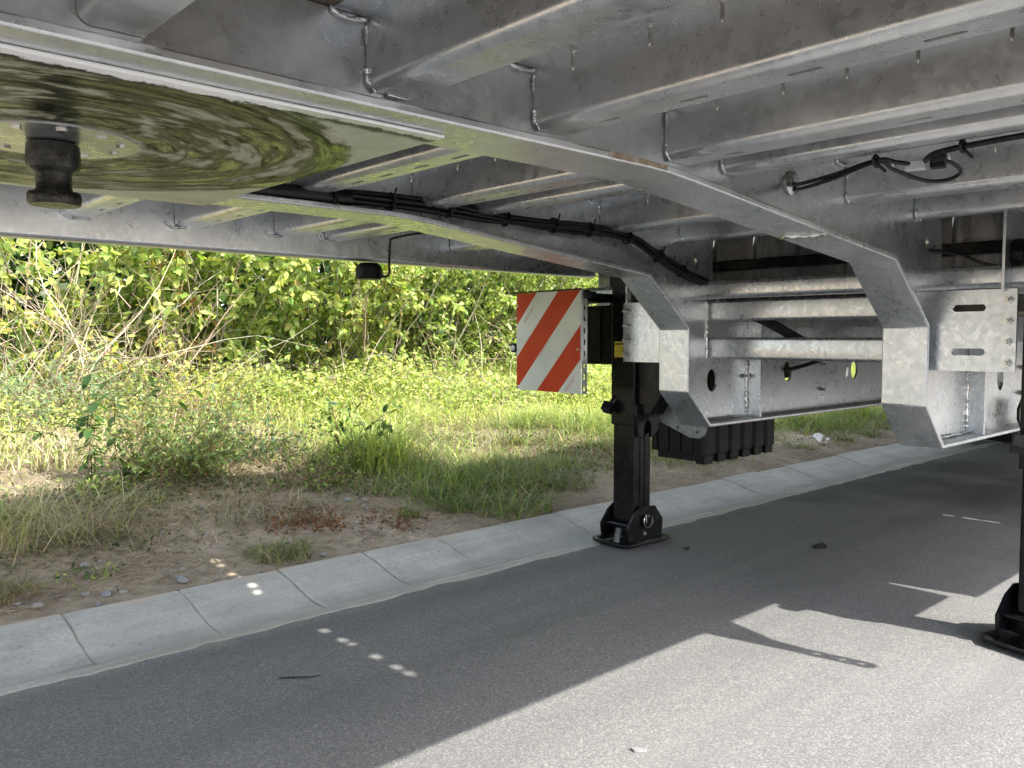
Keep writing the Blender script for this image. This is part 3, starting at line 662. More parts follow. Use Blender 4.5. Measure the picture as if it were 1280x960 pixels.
# --- ribbed black storage box behind the far leg
def storage_box():
    x0, x1, y0, y1, z0, z1 = 3.345, 3.99, 2.265, 2.585, .212, .715
    e = empty('storage_box')
    pr = [(x0, y1), (x0, y0 + .02), (x0 + .02, y0)]
    k = 5; w_ = (x1 - x0 - .10) / k
    for i in range(k):
        a = x0 + .08 + i * w_
        pr += [(a, y0), (a + .012, y0 + .020), (a + .030, y0 + .020), (a + .042, y0)]
    pr += [(x1 - .02, y0), (x1, y0 + .02), (x1, y1)]
    q = MB(); q.prism(pr, 'z', z0 + .045, z1); part('body', q, M['black_plastic'], e, bev=.004)
    q = MB(); q.box(x0 + .03, x1 - .03, y0 + .025, y1 - .02, z0 + .008, z0 + .046); part('floor', q, M['black_plastic'], e)
    for i in range(k + 1):
        a = x0 + .008 + i * w_ + (.0 if i else -.004)
        q = MB(); q.box(a, a + w_ * .62, y0 + .006, y0 + .06, z0 + random.uniform(0, .006), z0 + .047); part('foot_rib', q, M['black_plastic'], e, bev=.004)
    for i in range(4):
        a = y0 + .07 + i * .07
        q = MB(); q.box(x0 - .010, x0 + .002, a, a + .03, z0 + .05, z1 - .01); part('rib', q, M['black_plastic'], e, bev=.004)
storage_box()
q = MB(); q.box(4.03, 4.5, 2.28, 2.58, .60, .82); part('side_box', q, M['black_plastic'], bev=.01)  # invented box hidden behind the beam, added so the web holes look dark
q = MB(); q.prism([(3.53, .55), (3.57, .585), (3.66, .585), (3.70, .55), (3.70, .51), (3.66, .478), (3.57, .478), (3.53, .51)], 'y', 1.004, 1.014, [circle(3.60, .535, .011)]); part('hook_plate', q, M['black_paint'], bev=.002)
q = MB(); q.prism([(1.94, .54), (2.12, .54), (2.12, .47), (1.97, .415), (1.925, .415), (1.90, .43), (1.89, .455)], 'x', 2.80, 2.806, [circle(1.935, .44, .006), circle(2.03, .452, .006)]); part('gusset', q, M['galv_toned_down'])

# --- wheels under the lower bed
def wheel(x, y, s):
    e = empty('wheel')
    q = MB(); q.lathe([(.25, -.12 * s), (.33, -.135 * s), (.375, -.125 * s), (.385, -.09 * s), (.388, 0), (.385, .09 * s), (.375, .125 * s), (.33, .135 * s), (.25, .12 * s)], (x, y, .34), 'y', 40); part('tyre', q, M['rubber'], e, smooth=35)
    q = MB(); q.lathe([(.245, -.10 * s), (.245, .09 * s), (.20, .10 * s), (.12, .06 * s), (.09, .06 * s), (.09, .10 * s), (.0, .10 * s)], (x, y, .34), 'y', 32); part('rim', q, M['galv_pale'], e, smooth=35)
for x in (7.7, 9.0):
    for y, s in ((.42, -1), (.70, -1), (2.58, 1), (2.30, 1)): wheel(x, y, s)
    q = MB(); q.box(x - .06, x + .06, .5, 2.5, .28, .40); part('axle', q, M['black_paint'], bev=.01)
q = MB(); q.box(6.00, 6.02, 2.16, 2.42, .15, .50); part('mud_flap', q, M['rubber'])

# --- cables
def spline(pts, n=10):
    pts = [Vector(p) for p in pts]; P = [pts[0]] + pts + [pts[-1]]; out = []
    for i in range(1, len(P) - 2):
        for k in range(n):
            t = k / n; a, b, c, d = P[i - 1], P[i], P[i + 1], P[i + 2]
            out.append(.5 * ((2 * b) + (c - a) * t + (2 * a - 5 * b + 4 * c - d) * t * t + (3 * b - a - 3 * c + d) * t ** 3))
    out.append(pts[-1]); return out
cb = empty('cable_bundle')
main = [(.86, 1.885, 1.169), (.97, 1.885, 1.172), (1.10, 1.885, 1.174), (1.25, 1.885, 1.180), (1.424, 1.888, 1.186), (1.63, 1.888, 1.180), (1.75, 1.888, 1.177), (1.898, 1.89, 1.175), (2.05, 1.89, 1.177), (2.208, 1.89, 1.176), (2.34, 1.89, 1.163), (2.44, 1.888, 1.125), (2.53, 1.88, 1.088), (2.63, 1.875, 1.055), (2.73, 1.87, 1.03), (2.83, 1.85, .99), (2.93, 1.80, .91), (2.97, 1.74, .88), (3.0, 1.63, .815), (3.05, 1.55, .76)]
for k in range(7):
    aa = 2 * math.pi * k / 6; rr_ = .012 if k < 6 else 0
    pts = [(x, y + rr_ * math.cos(aa + .5 * math.sin(i * .9 + k)) * (1 + .3 * math.sin(i * 1.7 + k)), z + rr_ * math.sin(aa + .5 * math.sin(i * .9 + k)) * (1 + .35 * math.sin(i * 1.3 + 2 * k)) + (.012 if (k == 1 and i in (5, 12)) else 0)) for i, (x, y, z) in enumerate(main)]
    q = MB(); q.tube(spline(pts, 6), .0062 if k % 2 else .0075, 8); part('cable', q, M['cable'], cb, smooth=60)
pts = spline(main[:4], 16)[:40]; q = MB(); q.tube(pts, [.0195 + (.0015 if i % 2 else 0) for i in range(len(pts))], 14); part('conduit', q, M['cable'], cb, smooth=50)
for i, x in enumerate((1.12, 1.30, 1.50, 1.72, 1.93, 2.10, 2.30, 2.47, 2.60)):
    j = min(range(len(main) - 1), key=lambda k: abs(main[k][0] - x)); 
    for m0, m1 in zip(main[:-1], main[1:]):
        if m0[0] <= x <= m1[0]: t = (x - m0[0]) / (m1[0] - m0[0]); c = Vector(m0).lerp(Vector(m1), t); dr = (Vector(m1) - Vector(m0)).normalized()
    q = MB(); u = dr.orthogonal().normalized(); v = dr.cross(u)
    q.tube([c + (u * math.cos(2 * math.pi * k / 12) + v * math.sin(2 * math.pi * k / 12)) * .0225 for k in range(13)], .0035, 6); 
    q.tube([c + Vector((0, -.02, .008)), c + Vector((.004, -.026, .034 if i % 3 else -.02))], .003, 6); q.box(c.x - .005, c.x + .005, c.y - .029, c.y - .019, c.z - .006, c.z + .006); part('cable_tie', q, M['cable'], cb)
nc = empty('cable_loop')
z = 1.168
for d0 in (0, 1):
    pts = [(1.915, 1.062, 1.196), (1.88, 1.03, 1.188 - .008 * d0), (1.832, 1.0, 1.175 - .012 * d0), (1.749, .873, 1.168 - .008 * d0), (1.68, .745, 1.171 - .003 * d0)]
    pts += [(1.70, .72, 1.167), (1.725, .70, 1.163)] if d0 == 0 else [(1.74, .735, 1.158), (1.84, .715, 1.147), (1.885, .685, 1.150), (1.87, .655, 1.16), (1.80, .645, 1.166), (1.735, .655, 1.168)]
    q = MB(); q.tube(spline(pts, 8), .0042, 8); part('cable', q, M['cable'], nc, smooth=60)
q = MB(); q.tube(spline([(1.735, .675, 1.166), (1.695, .640, 1.170), (1.677, .58, 1.171), (1.668, .48, 1.172), (1.665, .36, 1.172), (1.66, .25, 1.172)], 8), .0056, 8); part('cable', q, M['cable'], nc, smooth=60)
q = MB(); q.box(-.011, .011, -.019, .019, -.009, .009); q.xform(Matrix.Translation((1.735, .692, 1.160)) @ Matrix.Rotation(R(12), 4, 'Z')); part('connector', q, M['grey_box'], nc, bev=.002)
q = MB(); q.box(-.014, .014, -.013, .013, -.0105, .0105); q.xform(Matrix.Translation((1.742, .652, 1.161)) @ Matrix.Rotation(R(12), 4, 'Z')); q.lathe([(.010, 0), (.008, -.025)], (1.712, .652, 1.166), 'y', 10); part('plug', q, M['black_plastic'], nc, bev=.002)
for c in ((1.683, .748, 1.170), (1.677, .585, 1.172)):
    q = MB(); q.tube([(c[0], c[1] + .004 * math.sin(a), c[2]) if False else (c[0] + .012 * math.cos(a), c[1], c[2] + .011 * math.sin(a)) for a in np.linspace(0, 2 * math.pi, 11)], .0035, 6); q.tube([(c[0] + .01, c[1], c[2] - .006), (c[0] + .026, c[1] - .008, c[2] - .018)], .0035, 6); part('cable_tie', q, M['cable'], nc)
q = MB(); q.lathe([(.030, 0), (.031, -.004), (.027, -.007), (.016, -.009)], (1.915, 1.058, 1.196), 'y', 16); q.box(1.893, 1.916, 1.040, 1.056, 1.185, 1.212); part('grommet', q, M['galv_pale'], smooth=40)
q = MB(); q.tube(spline([(2.75, 1.05, 1.09), (2.80, .98, 1.078), (2.88, .93, 1.048), (2.95, .88, 1.046), (3.02, .84, 1.09), (3.06, .80, 1.13)], 8), .006, 8); part('cable', q, M['cable'], smooth=60)
q = MB(); q.tube(spline([(2.88, 1.90, .70), (3.45, 1.925, .675), (3.49, 1.915, .675), (3.62, 1.88, .70), (3.75, 1.84, .735)][1:], 6), .009, 8); part('cable', q, M['cable'], smooth=60)
# --- black lamp under the far rail with its lead
lp = empty('marker_lamp')
q = MB(); q.lathe([(.036, .0), (.050, -.016), (.052, -.055), (.046, -.062), (.0, -.062)], (1.80, 2.755, 1.103), 'z', 20); part('lamp_body', q, M['black_plastic'], lp, smooth=35)
q = MB(); q.tube(spline([(1.86, 2.30, 1.19), (1.86, 2.5, 1.20), (1.868, 2.69, 1.198), (1.872, 2.715, 1.185), (1.870, 2.72, 1.12), (1.868, 2.722, 1.06), (1.845, 2.74, 1.055)], 8), .0045, 8); part('lead', q, M['cable'], lp, smooth=60)
q = MB(); q.prism([(1.735, 1.13), (1.755, 1.13), (1.765, 1.172), (1.745, 1.172)], 'y', 2.7735, 2.7745); part('sun_spot', q, M['sheet_white'], lp)  # white patch laid on the rail to stand for a spot of sunlight

# ================================================================== PLANTS (numpy meshes)
def mesh_np(name, V, quads, tris, mat, tint=None):
    me = bpy.data.meshes.new(name); nq, ntr = len(quads), len(tris)
    me.vertices.add(len(V)); me.vertices.foreach_set('co', np.asarray(V, np.float32).ravel())
    lv = np.concatenate([np.asarray(quads, np.int32).ravel(), np.asarray(tris, np.int32).ravel()])
    me.loops.add(len(lv)); me.loops.foreach_set('vertex_index', lv)
    me.polygons.add(nq + ntr)
    st = np.concatenate([np.arange(nq) * 4, nq * 4 + np.arange(ntr) * 3]).astype(np.int32)
    me.polygons.foreach_set('loop_start', st)
    try: me.polygons.foreach_set('loop_total', np.concatenate([np.full(nq, 4), np.full(ntr, 3)]).astype(np.int32))
    except Exception: pass
    me.polygons.foreach_set('use_smooth', np.ones(nq + ntr, bool))
    me.materials.append(mat)
    if tint is not None:
        a = me.attributes.new('tint', 'FLOAT_COLOR', 'POINT'); c = np.ones((len(V), 4), np.float32); c[:, :3] = tint; a.data.foreach_set('color', c.ravel())
    me.update(); me.validate(); return me
def norm(a): return a / np.maximum(1e-6, np.linalg.norm(a, axis=-1, keepdims=True))
LT = np.array([[0, 0, 0], [.28, .20, .05], [.65, .19, .04], [1, 0, -.06], [.65, -.19, .04], [.28, -.20, .05], [.3, 0, -.02], [.66, 0, -.03]])   # leaf outline with a sunk midrib
LQ = np.array([[6, 7, 2, 1], [5, 4, 7, 6]]); LTR = np.array([[0, 6, 1], [7, 3, 2], [0, 5, 6], [7, 4, 3]])
def leaves(P, D, N, size, tint, width=1.0):
    n = len(P); D = norm(D); Sd = norm(np.cross(D, N)); Nn = np.cross(Sd, D)
    t = LT[None] * np.asarray(size)[:, None, None]
    V = P[:, None] + t[..., 0:1] * D[:, None] + t[..., 1:2] * width * Sd[:, None] + t[..., 2:3] * Nn[:, None]
    o = (np.arange(n) * 8)[:, None, None]
    return V.reshape(-1, 3), (LQ[None] + o).reshape(-1, 4), (LTR[None] + o).reshape(-1, 3), np.repeat(tint, 8, 0)
def stems(polys, radii, tint, n=4):
    Vs = []; Q = []; T = []; o = 0
    for pl, r, c in zip(polys, radii, tint):
        pl = np.asarray(pl, float); k = len(pl); t = norm(np.gradient(pl, axis=0)); u = norm(np.cross(t, [.31, .52, .79])); v = np.cross(t, u)
        a = np.arange(n) * 2 * np.pi / n; rr = np.linspace(r[0], r[1], k)[:, None, None]
        ring = pl[:, None] + rr * (np.cos(a)[None, :, None] * u[:, None] + np.sin(a)[None, :, None] * v[:, None]); Vs.append(ring.reshape(-1, 3))
        i = np.arange(k - 1)[:, None] * n; j = np.arange(n)[None]; jj = (j + 1) % n
        Q.append((np.stack([i + j, i + jj, i + n + jj, i + n + j], -1) + o).reshape(-1, 4)); T.append(np.tile(c, (k * n, 1))); o += k * n
    return np.concatenate(Vs), np.concatenate(Q), np.zeros((0, 3), int), np.concatenate(T)
def curve(p0, d0, L, droop, wob, k=7):
    """a growing shoot: starts along d0, sags by droop, wanders by wob"""
    pts = [np.array(p0, float)]; d = norm(np.array(d0, float)); s = L / (k - 1)
    for i in range(k - 1):
        d = norm(d + np.array([RNG.normal(0, wob), RNG.normal(0, wob), RNG.normal(0, wob) - droop])); pts.append(pts[-1] + d * s)
    return np.array(pts)
def pick(cols, n, var=.22):
    c = np.array(cols)[RNG.integers(0, len(cols), n)]; return np.clip(c * (1 + RNG.normal(0, var, (n, 1))) * (1 + RNG.normal(0, .06, (n, 3))), .004, .8)
BARK = [(.24, .19, .13), (.30, .25, .17), (.15, .115, .08)]; PALE = [(.36, .30, .21), (.28, .22, .15), (.43, .37, .27)]
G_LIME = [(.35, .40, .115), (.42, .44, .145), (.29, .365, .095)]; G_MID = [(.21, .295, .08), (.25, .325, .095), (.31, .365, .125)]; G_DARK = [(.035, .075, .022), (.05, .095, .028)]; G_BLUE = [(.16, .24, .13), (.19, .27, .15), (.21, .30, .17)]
G_YEL = [(.38, .35, .08), (.33, .34, .085), (.42, .37, .10)]; G_RUST = [(.26, .12, .04), (.20, .085, .035), (.36, .22, .07)]
def plant(name, label, cat, x, y, h, spread, nb, nt, nl, size, cols, group=None, bark=BARK, droop=.06, lean=(0, -.15), start=.25, width=1.0, twig=.45, rad=.012, var=.22, sidebias=1.0, bare=0.0, up=.5):
    z0 = float(verge_z(x, y)); e = link(name, None, loc=(x, y, z0)); tag(e, label, cat, group)
    polys = []; rads = []; P = []; D = []; Sz = []
    for b in range(nb):
        a = RNG.uniform(0, 2 * np.pi); base = np.array([RNG.normal(0, spread * .22), RNG.normal(0, spread * .16), -.03])
        d = np.array([math.cos(a) * spread / h + lean[0], math.sin(a) * spread / h * sidebias + lean[1], 1.0])
        L = h * RNG.uniform(.55, 1.12); c = curve(base, d, L, droop * RNG.uniform(.4, 1.6), .11, 8); polys.append(c); rads.append((rad * RNG.uniform(.6, 1.2), rad * .25))
        if RNG.random() < bare: continue
        for t in range(nt):
            f = RNG.uniform(start, 1.0); i = min(6, int(f * 7)); p = c[i] + (c[i + 1] - c[i]) * (f * 7 - i)
            td = norm(np.array([RNG.normal(), RNG.normal(), RNG.normal(.25, .6)])); tl = twig * RNG.uniform(.4, 1.1)
            tc = curve(p, td, tl, .10, .15, 5); polys.append(tc); rads.append((rad * .35, rad * .12))
            for k in range(nl):
                g = RNG.uniform(.1, 1.0) * 4; j = min(3, int(g)); q = tc[j] + (tc[j + 1] - tc[j]) * (g - j)
                P.append(q); D.append(norm(tc[j + 1] - tc[j]) * .5 + RNG.normal(0, .7, 3) + np.array([0, 0, -.25])); Sz.append(size * RNG.uniform(.5, 1.2))
    V, Q, T, C = stems(polys, rads, pick(bark, len(polys)))
    link('stems', mesh_np('stems', V, Q, T, M['bark'], C), e)
    if P:
        P = np.array(P); D = np.array(D); n = len(P); N = norm(RNG.normal(0, .55, (n, 3)) + np.array([0, -.35, up + .3]))
        V, Q, T, C = leaves(P, D, N, np.array(Sz), pick(cols, n, var), width)
        tag(link('foliage', mesh_np('foliage', V, Q, T, M['leaf'], C), e), kind='stuff')
    return e
def blades(name, P, H, lean, wd, cols, mat, kind='stuff', parent=None, droop=1.0, flat=0.0, var=.25):
    n = len(P); a = RNG.uniform(0, 2 * np.pi, n); dr = np.stack([np.cos(a), np.sin(a), np.zeros(n)], -1); sd = np.stack([-np.sin(a), np.cos(a), np.zeros(n)], -1)
    H = np.asarray(H)[:, None]; ln = (np.asarray(lean) * RNG.uniform(.3, 1.6, n))[:, None]; w_ = np.asarray(wd)[:, None] if hasattr(wd, '__len__') else wd * RNG.uniform(.7, 1.3, (n, 1))
    rows = []
    for t, ww in ((0, 1), (.4, .9), (.75, .6)):
        c = P + H * (t * (1 - .25 * droop * ln * t)) * np.array([0, 0, 1.0]) * (1 - flat) + dr * (H * ln * t * t) + dr * (H * t * flat); rows += [c - sd * w_ * ww * .5, c + sd * w_ * ww * .5]
    tip = P + H * np.maximum(.1, 1 - .25 * droop * ln) * np.array([0, 0, 1.0]) * (1 - flat) + dr * H * ln * 1.05 + dr * (H * flat); rows.append(tip)
    V = np.stack(rows, 1).reshape(-1, 3); o = (np.arange(n) * 7)[:, None, None]
    Q = (np.array([[0, 1, 3, 2], [2, 3, 5, 4]])[None] + o).reshape(-1, 4); T = (np.array([[4, 5, 6]])[None] + o).reshape(-1, 3)
    return tag(link(name, mesh_np(name, V, Q, T, mat, np.repeat(pick(cols, n, var), 7, 0)), parent), kind=kind)
def scatter(n, x0, x1, y0, y1, dens=None):
    x = RNG.uniform(x0, x1, n); y = RNG.uniform(y0, y1, n)
    if dens is not None:
        k = RNG.random(n) < dens(x, y); x, y = x[k], y[k]
    return np.stack([x, y, verge_z(x, y) - .005], -1)
def sm(a, b, t): u = np.clip((t - a) / (b - a), 0, 1); return u * u * (3 - 2 * u)
def patch(x, y): return .5 + .25 * np.sin(x * 1.7 + 1.3 * np.sin(y * 1.1)) + .25 * np.sin(y * 2.3 + x * .9 + 2)

# --- the hedge: shrubs one by one
HG = 'shrubs of the hedge behind the verge'
hedge = [  # x, y, h, spread, branches, twigs, leaves per twig, leaf size, colours, label
    (0.1, 6.55, 2.6, 1.1, 26, 9, 6, .075, G_MID + G_LIME, 'leftmost green shrub of the hedge at the photo edge'),
    (1.55, 6.95, 2.5, .7, 12, 8, 7, .080, G_LIME + G_MID + G_YEL[:1], 'loose green shrub growing through the bare canes at left'),
    (2.3, 7.05, 2.6, .6, 15, 9, 7, .105, G_MID + G_LIME, 'large leaved shrub behind the criss crossing canes'),
    (2.9, 6.90, 2.7, .9, 30, 10, 8, .100, G_LIME + G_MID, 'broad leaved lime green shrub right of the bare brambles'),
    (3.9, 6.65, 2.6, .9, 30, 10, 8, .080, G_LIME + G_YEL[:1] + G_MID, 'yellow green shrub above the rust coloured leaves'),
    (4.9, 7.00, 2.7, 1.0, 30, 11, 8, .080, G_MID + G_LIME + G_DARK[:1], 'mid green shrub below the black lamp on the rail'),
    (6.0, 6.85, 2.8, 1.0, 34, 13, 9, .062, G_LIME + G_MID, 'dense lime green shrub left of the warning board'),
    (7.1, 7.05, 2.8, 1.1, 34, 13, 9, .064, G_MID + G_LIME + G_BLUE[:1], 'dense shrub directly behind the striped warning board'),
    (8.4, 7.15, 2.8, 1.2, 30, 11, 8, .08, G_MID + G_LIME, 'shrub between warning board and landing leg'),
    (10.0, 7.35, 2.8, 1.4, 26, 11, 8, .09, G_MID, 'hedge shrub hidden behind the far landing leg'),
    (12.0, 7.45, 2.8, 1.6, 26, 11, 8, .095, G_MID + G_LIME, 'hedge shrub beyond the black storage box'),
    (14.5, 7.65, 3.0, 1.8, 24, 11, 8, .11, G_MID + G_LIME, 'hedge shrub seen farthest right along the verge')]
for hx_, hy_, hh, spd, nb, ntw, nlf, sz, cols, lab in hedge:
    plant('shrub', lab, 'shrub', hx_, hy_, hh, spd, nb, int(ntw * 1.35), int(nlf * 3.4), sz * .80, cols, HG, lean=(0, -.28), start=.06, droop=.05, twig=.36, rad=.008, width=1.25, bark=[(.20, .19, .11), (.14, .125, .075), (.34, .31, .21), (.44, .39, .28)])
# darker second row behind, one mass
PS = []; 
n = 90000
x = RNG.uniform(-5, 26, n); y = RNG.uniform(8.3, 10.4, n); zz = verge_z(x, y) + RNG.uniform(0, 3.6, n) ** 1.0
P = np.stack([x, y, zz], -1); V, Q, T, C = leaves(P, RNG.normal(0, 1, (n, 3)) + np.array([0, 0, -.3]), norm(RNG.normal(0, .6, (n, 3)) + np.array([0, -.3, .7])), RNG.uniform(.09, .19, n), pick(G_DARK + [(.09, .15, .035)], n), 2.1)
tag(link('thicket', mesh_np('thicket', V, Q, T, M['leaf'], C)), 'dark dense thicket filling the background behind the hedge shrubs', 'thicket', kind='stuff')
# bare brambles and dead canes on the left
def canes(label, x, y, n, h, spread, cols, leaf=0, lc=None, droop=.12, rad=.006, lean=(0, -.1)):
    z0 = float(verge_z(x, y)); e = link('bramble', None, loc=(x, y, z0)); tag(e, label, 'bramble', 'brambles growing through the hedge')
    polys = []; rads = []; P = []; D = []
    for k in range(n):
        a = RNG.uniform(0, 6.28); c = curve((RNG.normal(0, spread * .5), RNG.normal(0, spread * .3), 0), (math.cos(a) * .6 + lean[0], math.sin(a) * .4 + lean[1], RNG.uniform(.5, 1.2)), h * RNG.uniform(.4, 1.1), RNG.uniform(0, droop), .13, 9)
        polys.append(c); rads.append((rad * RNG.uniform(.5, 1.3), rad * .3))
        for j in range(3):
            i = RNG.integers(2, 8); t = curve(c[i], RNG.normal(0, 1, 3) + np.array([0, 0, .2]), RNG.uniform(.1, .45), .06, .2, 5); polys.append(t); rads.append((rad * .4, rad * .15))
            for l in range(leaf): P.append(t[RNG.integers(1, 5)]); D.append(RNG.normal(0, 1, 3) + np.array([0, 0, -.5]))
    V, Q, T, C = stems(polys, rads, pick(cols, len(polys))); link('canes', mesh_np('canes', V, Q, T, M['bark'], C), e)
    if P:
        n = len(P); V, Q, T, C = leaves(np.array(P), np.array(D), norm(RNG.normal(0, .5, (n, 3)) + np.array([0, -.4, .8])), RNG.uniform(.04, .08, n), pick(lc, n)); tag(link('foliage', mesh_np('foliage', V, Q, T, M['leaf'], C), e), kind='stuff')
    return e
canes('thick tangle of pale bare canes at the left edge', 1.45, 6.35, 66, 1.8, .65, PALE + [(.5, .44, .33)], 3, G_LIME + G_YEL)
canes('bare criss crossing canes in front of a dark gap', 2.05, 6.35, 54, 1.3, .5, PALE + [(.5, .44, .33)], 2, G_LIME)
canes('sparse arching cane with a slanting pale stem', 4.0, 6.2, 12, 2.0, .6, PALE, 3, G_LIME + G_YEL)
canes('dry canes low in front of the lime shrub', 4.9, 6.1, 14, 1.1, .6, PALE + BARK, 3, G_MID)
canes('thin canes left of the warning board', 6.1, 6.15, 16, 1.1, .7, PALE + BARK, 4, G_LIME)
# low herbs in front of the hedge
LG = 'leafy herbs at the foot of the hedge'
plant('herb', 'blue green feathery herb at the left photo edge', 'herb', 1.4, 5.75, .62, .45, 46, 5, 7, .035, G_BLUE, LG, start=.2, twig=.18, rad=.004, width=.6)
plant('herb', 'blue green herb beside the dark leaved creeper', 'herb', 1.98, 6.1, .55, .45, 40, 5, 7, .035, G_BLUE + G_MID, LG, start=.2, twig=.18, rad=.004, width=.6)
plant('herb', 'herb with rusty orange leaves below the dark gap', 'herb', 2.42, 6.45, .85, .2, 7, 4, 5, .07, G_YEL + G_RUST, LG, start=.3, twig=.25, rad=.005)
plant('herb', 'orange tinted sprig high in the hedge', 'herb', 2.45, 6.45, 1.5, .12, 3, 6, 8, .045, G_RUST + G_YEL, LG, start=.72, twig=.18, rad=.006)
plant('herb', 'lime leafy herbs in the middle of the sunny verge', 'herb', 3.0, 6.0, .55, .6, 60, 5, 6, .05, G_LIME + G_MID, LG, start=.2, twig=.2, rad=.004)
plant('herb', 'lime leafy herbs behind the tall grass clump', 'herb', 3.75, 5.85, .55, .7, 64, 5, 6, .05, G_LIME, LG, start=.2, twig=.2, rad=.004)
plant('herb', 'leafy herbs below the left half of the board', 'herb', 4.6, 5.5, .6, .8, 70, 5, 6, .05, G_LIME + G_MID, LG, start=.2, twig=.2, rad=.004)
plant('herb', 'leafy herbs right below the board and the leg', 'herb', 5.7, 5.5, .6, .9, 60, 5, 6, .055, G_LIME, LG, start=.2, twig=.2, rad=.004)
plant('herb', 'yellow flowering weed behind the bushy weed', 'weed', 2.28, 5.55, .55, .3, 34, 5, 6, .03, G_YEL + G_LIME, LG, start=.4, twig=.15, rad=.003)
# the weeds standing at the edge of the shade
plant('weed', 'bushy weed with brown stems at the shade edge', 'weed', 1.56, 4.06, .52, .42, 64, 9, 9, .028, G_MID + G_BLUE[:1] + [(.17, .13, .05), (.10, .15, .05)], start=.3, bark=[(.2, .14, .07), (.14, .13, .05)], twig=.14, rad=.0035, width=.8)
plant('weed', 'small grey green weed with spreading top beside the bushy weed', 'weed', 2.02, 4.35, .40, .38, 34, 7, 7, .026, [(.10, .16, .10), (.13, .19, .12)] + G_DARK, start=.5, bark=[(.2, .12, .07)], twig=.12, rad=.003)
plant('weed', 'weed with reddish stems left of the tall grass clump', 'weed', 2.09, 3.68, .38, .3, 26, 5, 6, .024, G_DARK + G_MID, start=.2, bark=[(.20, .12, .07), (.23, .16, .09)], twig=.12, rad=.0028)
plant('weed', 'dark leaved dock with tall brown seed stem', 'weed', 2.5, 4.1, .50, .16, 10, 5, 5, .06, G_DARK + G_MID, start=.25, bark=[(.2, .10, .06)], twig=.10, rad=.004)
plant('weed', 'low dark weed on the shaded verge near the landing leg', 'weed', 3.1, 3.36, .2, .3, 40, 4, 5, .022, G_DARK + G_MID, start=.2, twig=.1, rad=.0025)
plant('weed', 'rust brown dried weed patch near the gutter', 'weed', 1.76, 3.21, .12, .40, 150, 5, 6, .016, [(.16, .07, .035), (.21, .095, .045), (.12, .06, .035), (.27, .16, .08)], start=.1, bark=[(.2, .08, .04), (.26, .13, .07)], twig=.09, rad=.0016, lean=(0, 0), width=1.3)
plant('weed', 'small rust brown dried weed right of the larger patch', 'weed', 2.08, 3.06, .08, .36, 110, 5, 6, .015, [(.16, .07, .035), (.21, .095, .045), (.12, .06, .035)], start=.1, bark=[(.2, .08, .04)], twig=.08, rad=.002, lean=(0, 0))
plant('weed', 'small green weed near the gutter at left', 'weed', 0.83, 3.06, .07, .2, 34, 4, 6, .02, G_DARK + G_MID, start=.1, twig=.08, rad=.002, lean=(0, 0))
plant('weed', 'low leafy weed at the foot of the creeper', 'weed', 1.17, 3.95, .10, .22, 26, 4, 5, .035, G_MID + G_LIME, start=.1, twig=.1, rad=.002, lean=(0, 0))
# dark creeper: every leaf is a part
def creeper(label, x, y, shoots):
    z0 = float(verge_z(x, y)); e = link('creeper', None, loc=(x, y, z0)); tag(e, label, 'creeper')
    tm = []
    for k in range(3):
        V, Q, T, C = leaves(np.zeros((1, 3)), np.array([[1., 0, 0]]), np.array([[0, 0, 1.]]), np.array([1.0]), pick(G_DARK, 1, .15) * (.8 + .5 * k), 1.45); tm.append(mesh_np('leaf', V, Q, T, M['leaf'], C))
    polys = []
    for p0, d0, L in shoots:
        c = curve(p0, d0, L, .05, .10, 12); polys.append(c)
        for i in range(1, 12):
            for s_ in (-1, 1):
                if RNG.random() < .12: continue
                o = link('leaf', tm[RNG.integers(3)], e, c[i]); sz = RNG.uniform(.05, .082); o.scale = (sz, sz, sz)
                dv = Vector((s_ * RNG.uniform(.4, 1), RNG.uniform(-.6, .3), RNG.uniform(-.9, .1))); o.rotation_mode = 'QUATERNION'; o.rotation_quaternion = dv.to_track_quat('X', 'Z')
    V, Q, T, C = stems(polys, [(.0035, .0015)] * len(polys), pick([(.1, .09, .04)], len(polys))); link('stems', mesh_np('stems', V, Q, T, M['bark'], C), e)
creeper('dark creeper climbing upright on the left verge', 1.17, 4.08, [((0, 0, 0), (-.02, .0, 1), .52), ((.02, .03, 0), (.1, .1, .9), .3), ((-.02, -.02, 0), (-.06, -.05, 1), .44), ((.03, 0, 0), (.5, -.1, .3), .22)])
creeper('dark creeper leaning right over the bushy weed', 1.34, 4.12, [((0, 0, 0), (.18, .12, 1), .66), ((.05, 0, 0), (.32, .2, .8), .5), ((.02, -.03, 0), (.1, 0, 1), .5), ((0, .03, 0), (.28, .1, 1), .58), ((-.03, 0, 0), (.0, -.1, 1), .36)])
creeper('loose dark creeper sprig near the left photo edge', 1.22, 5.0, [((0, 0, .12), (-.5, 0, .25), .3), ((0, 0, .1), (.35, 0, .5), .3)])
# --- grass
def gpatch(seed): return lambda x, y: np.clip(patch(x + seed, y - seed), 0, 1)
green = lambda x, y: sm(2.1, 3.2, x + .2 * (y - 4.6)) * sm(3.6, 4.3, y) * (.12 + .88 * sm(.25, .7, patch(x * 1.5, y * 1.7)))
P = scatter(64000, 1.4, 13, 3.6, 7.2, green)
blades('grass', P, RNG.uniform(.04, .13, len(P)) + .17 * RNG.random(len(P)) ** 4, np.full(len(P), 1.25), .005, G_LIME + [(.30, .37, .09), (.36, .41, .11), (.40, .40, .17), (.26, .35, .07)], M['grass'])
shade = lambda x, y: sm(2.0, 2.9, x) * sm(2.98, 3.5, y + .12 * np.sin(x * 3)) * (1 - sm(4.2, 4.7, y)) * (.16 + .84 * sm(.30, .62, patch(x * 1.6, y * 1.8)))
P = scatter(70000, 1.7, 13, 2.95, 4.9, shade)
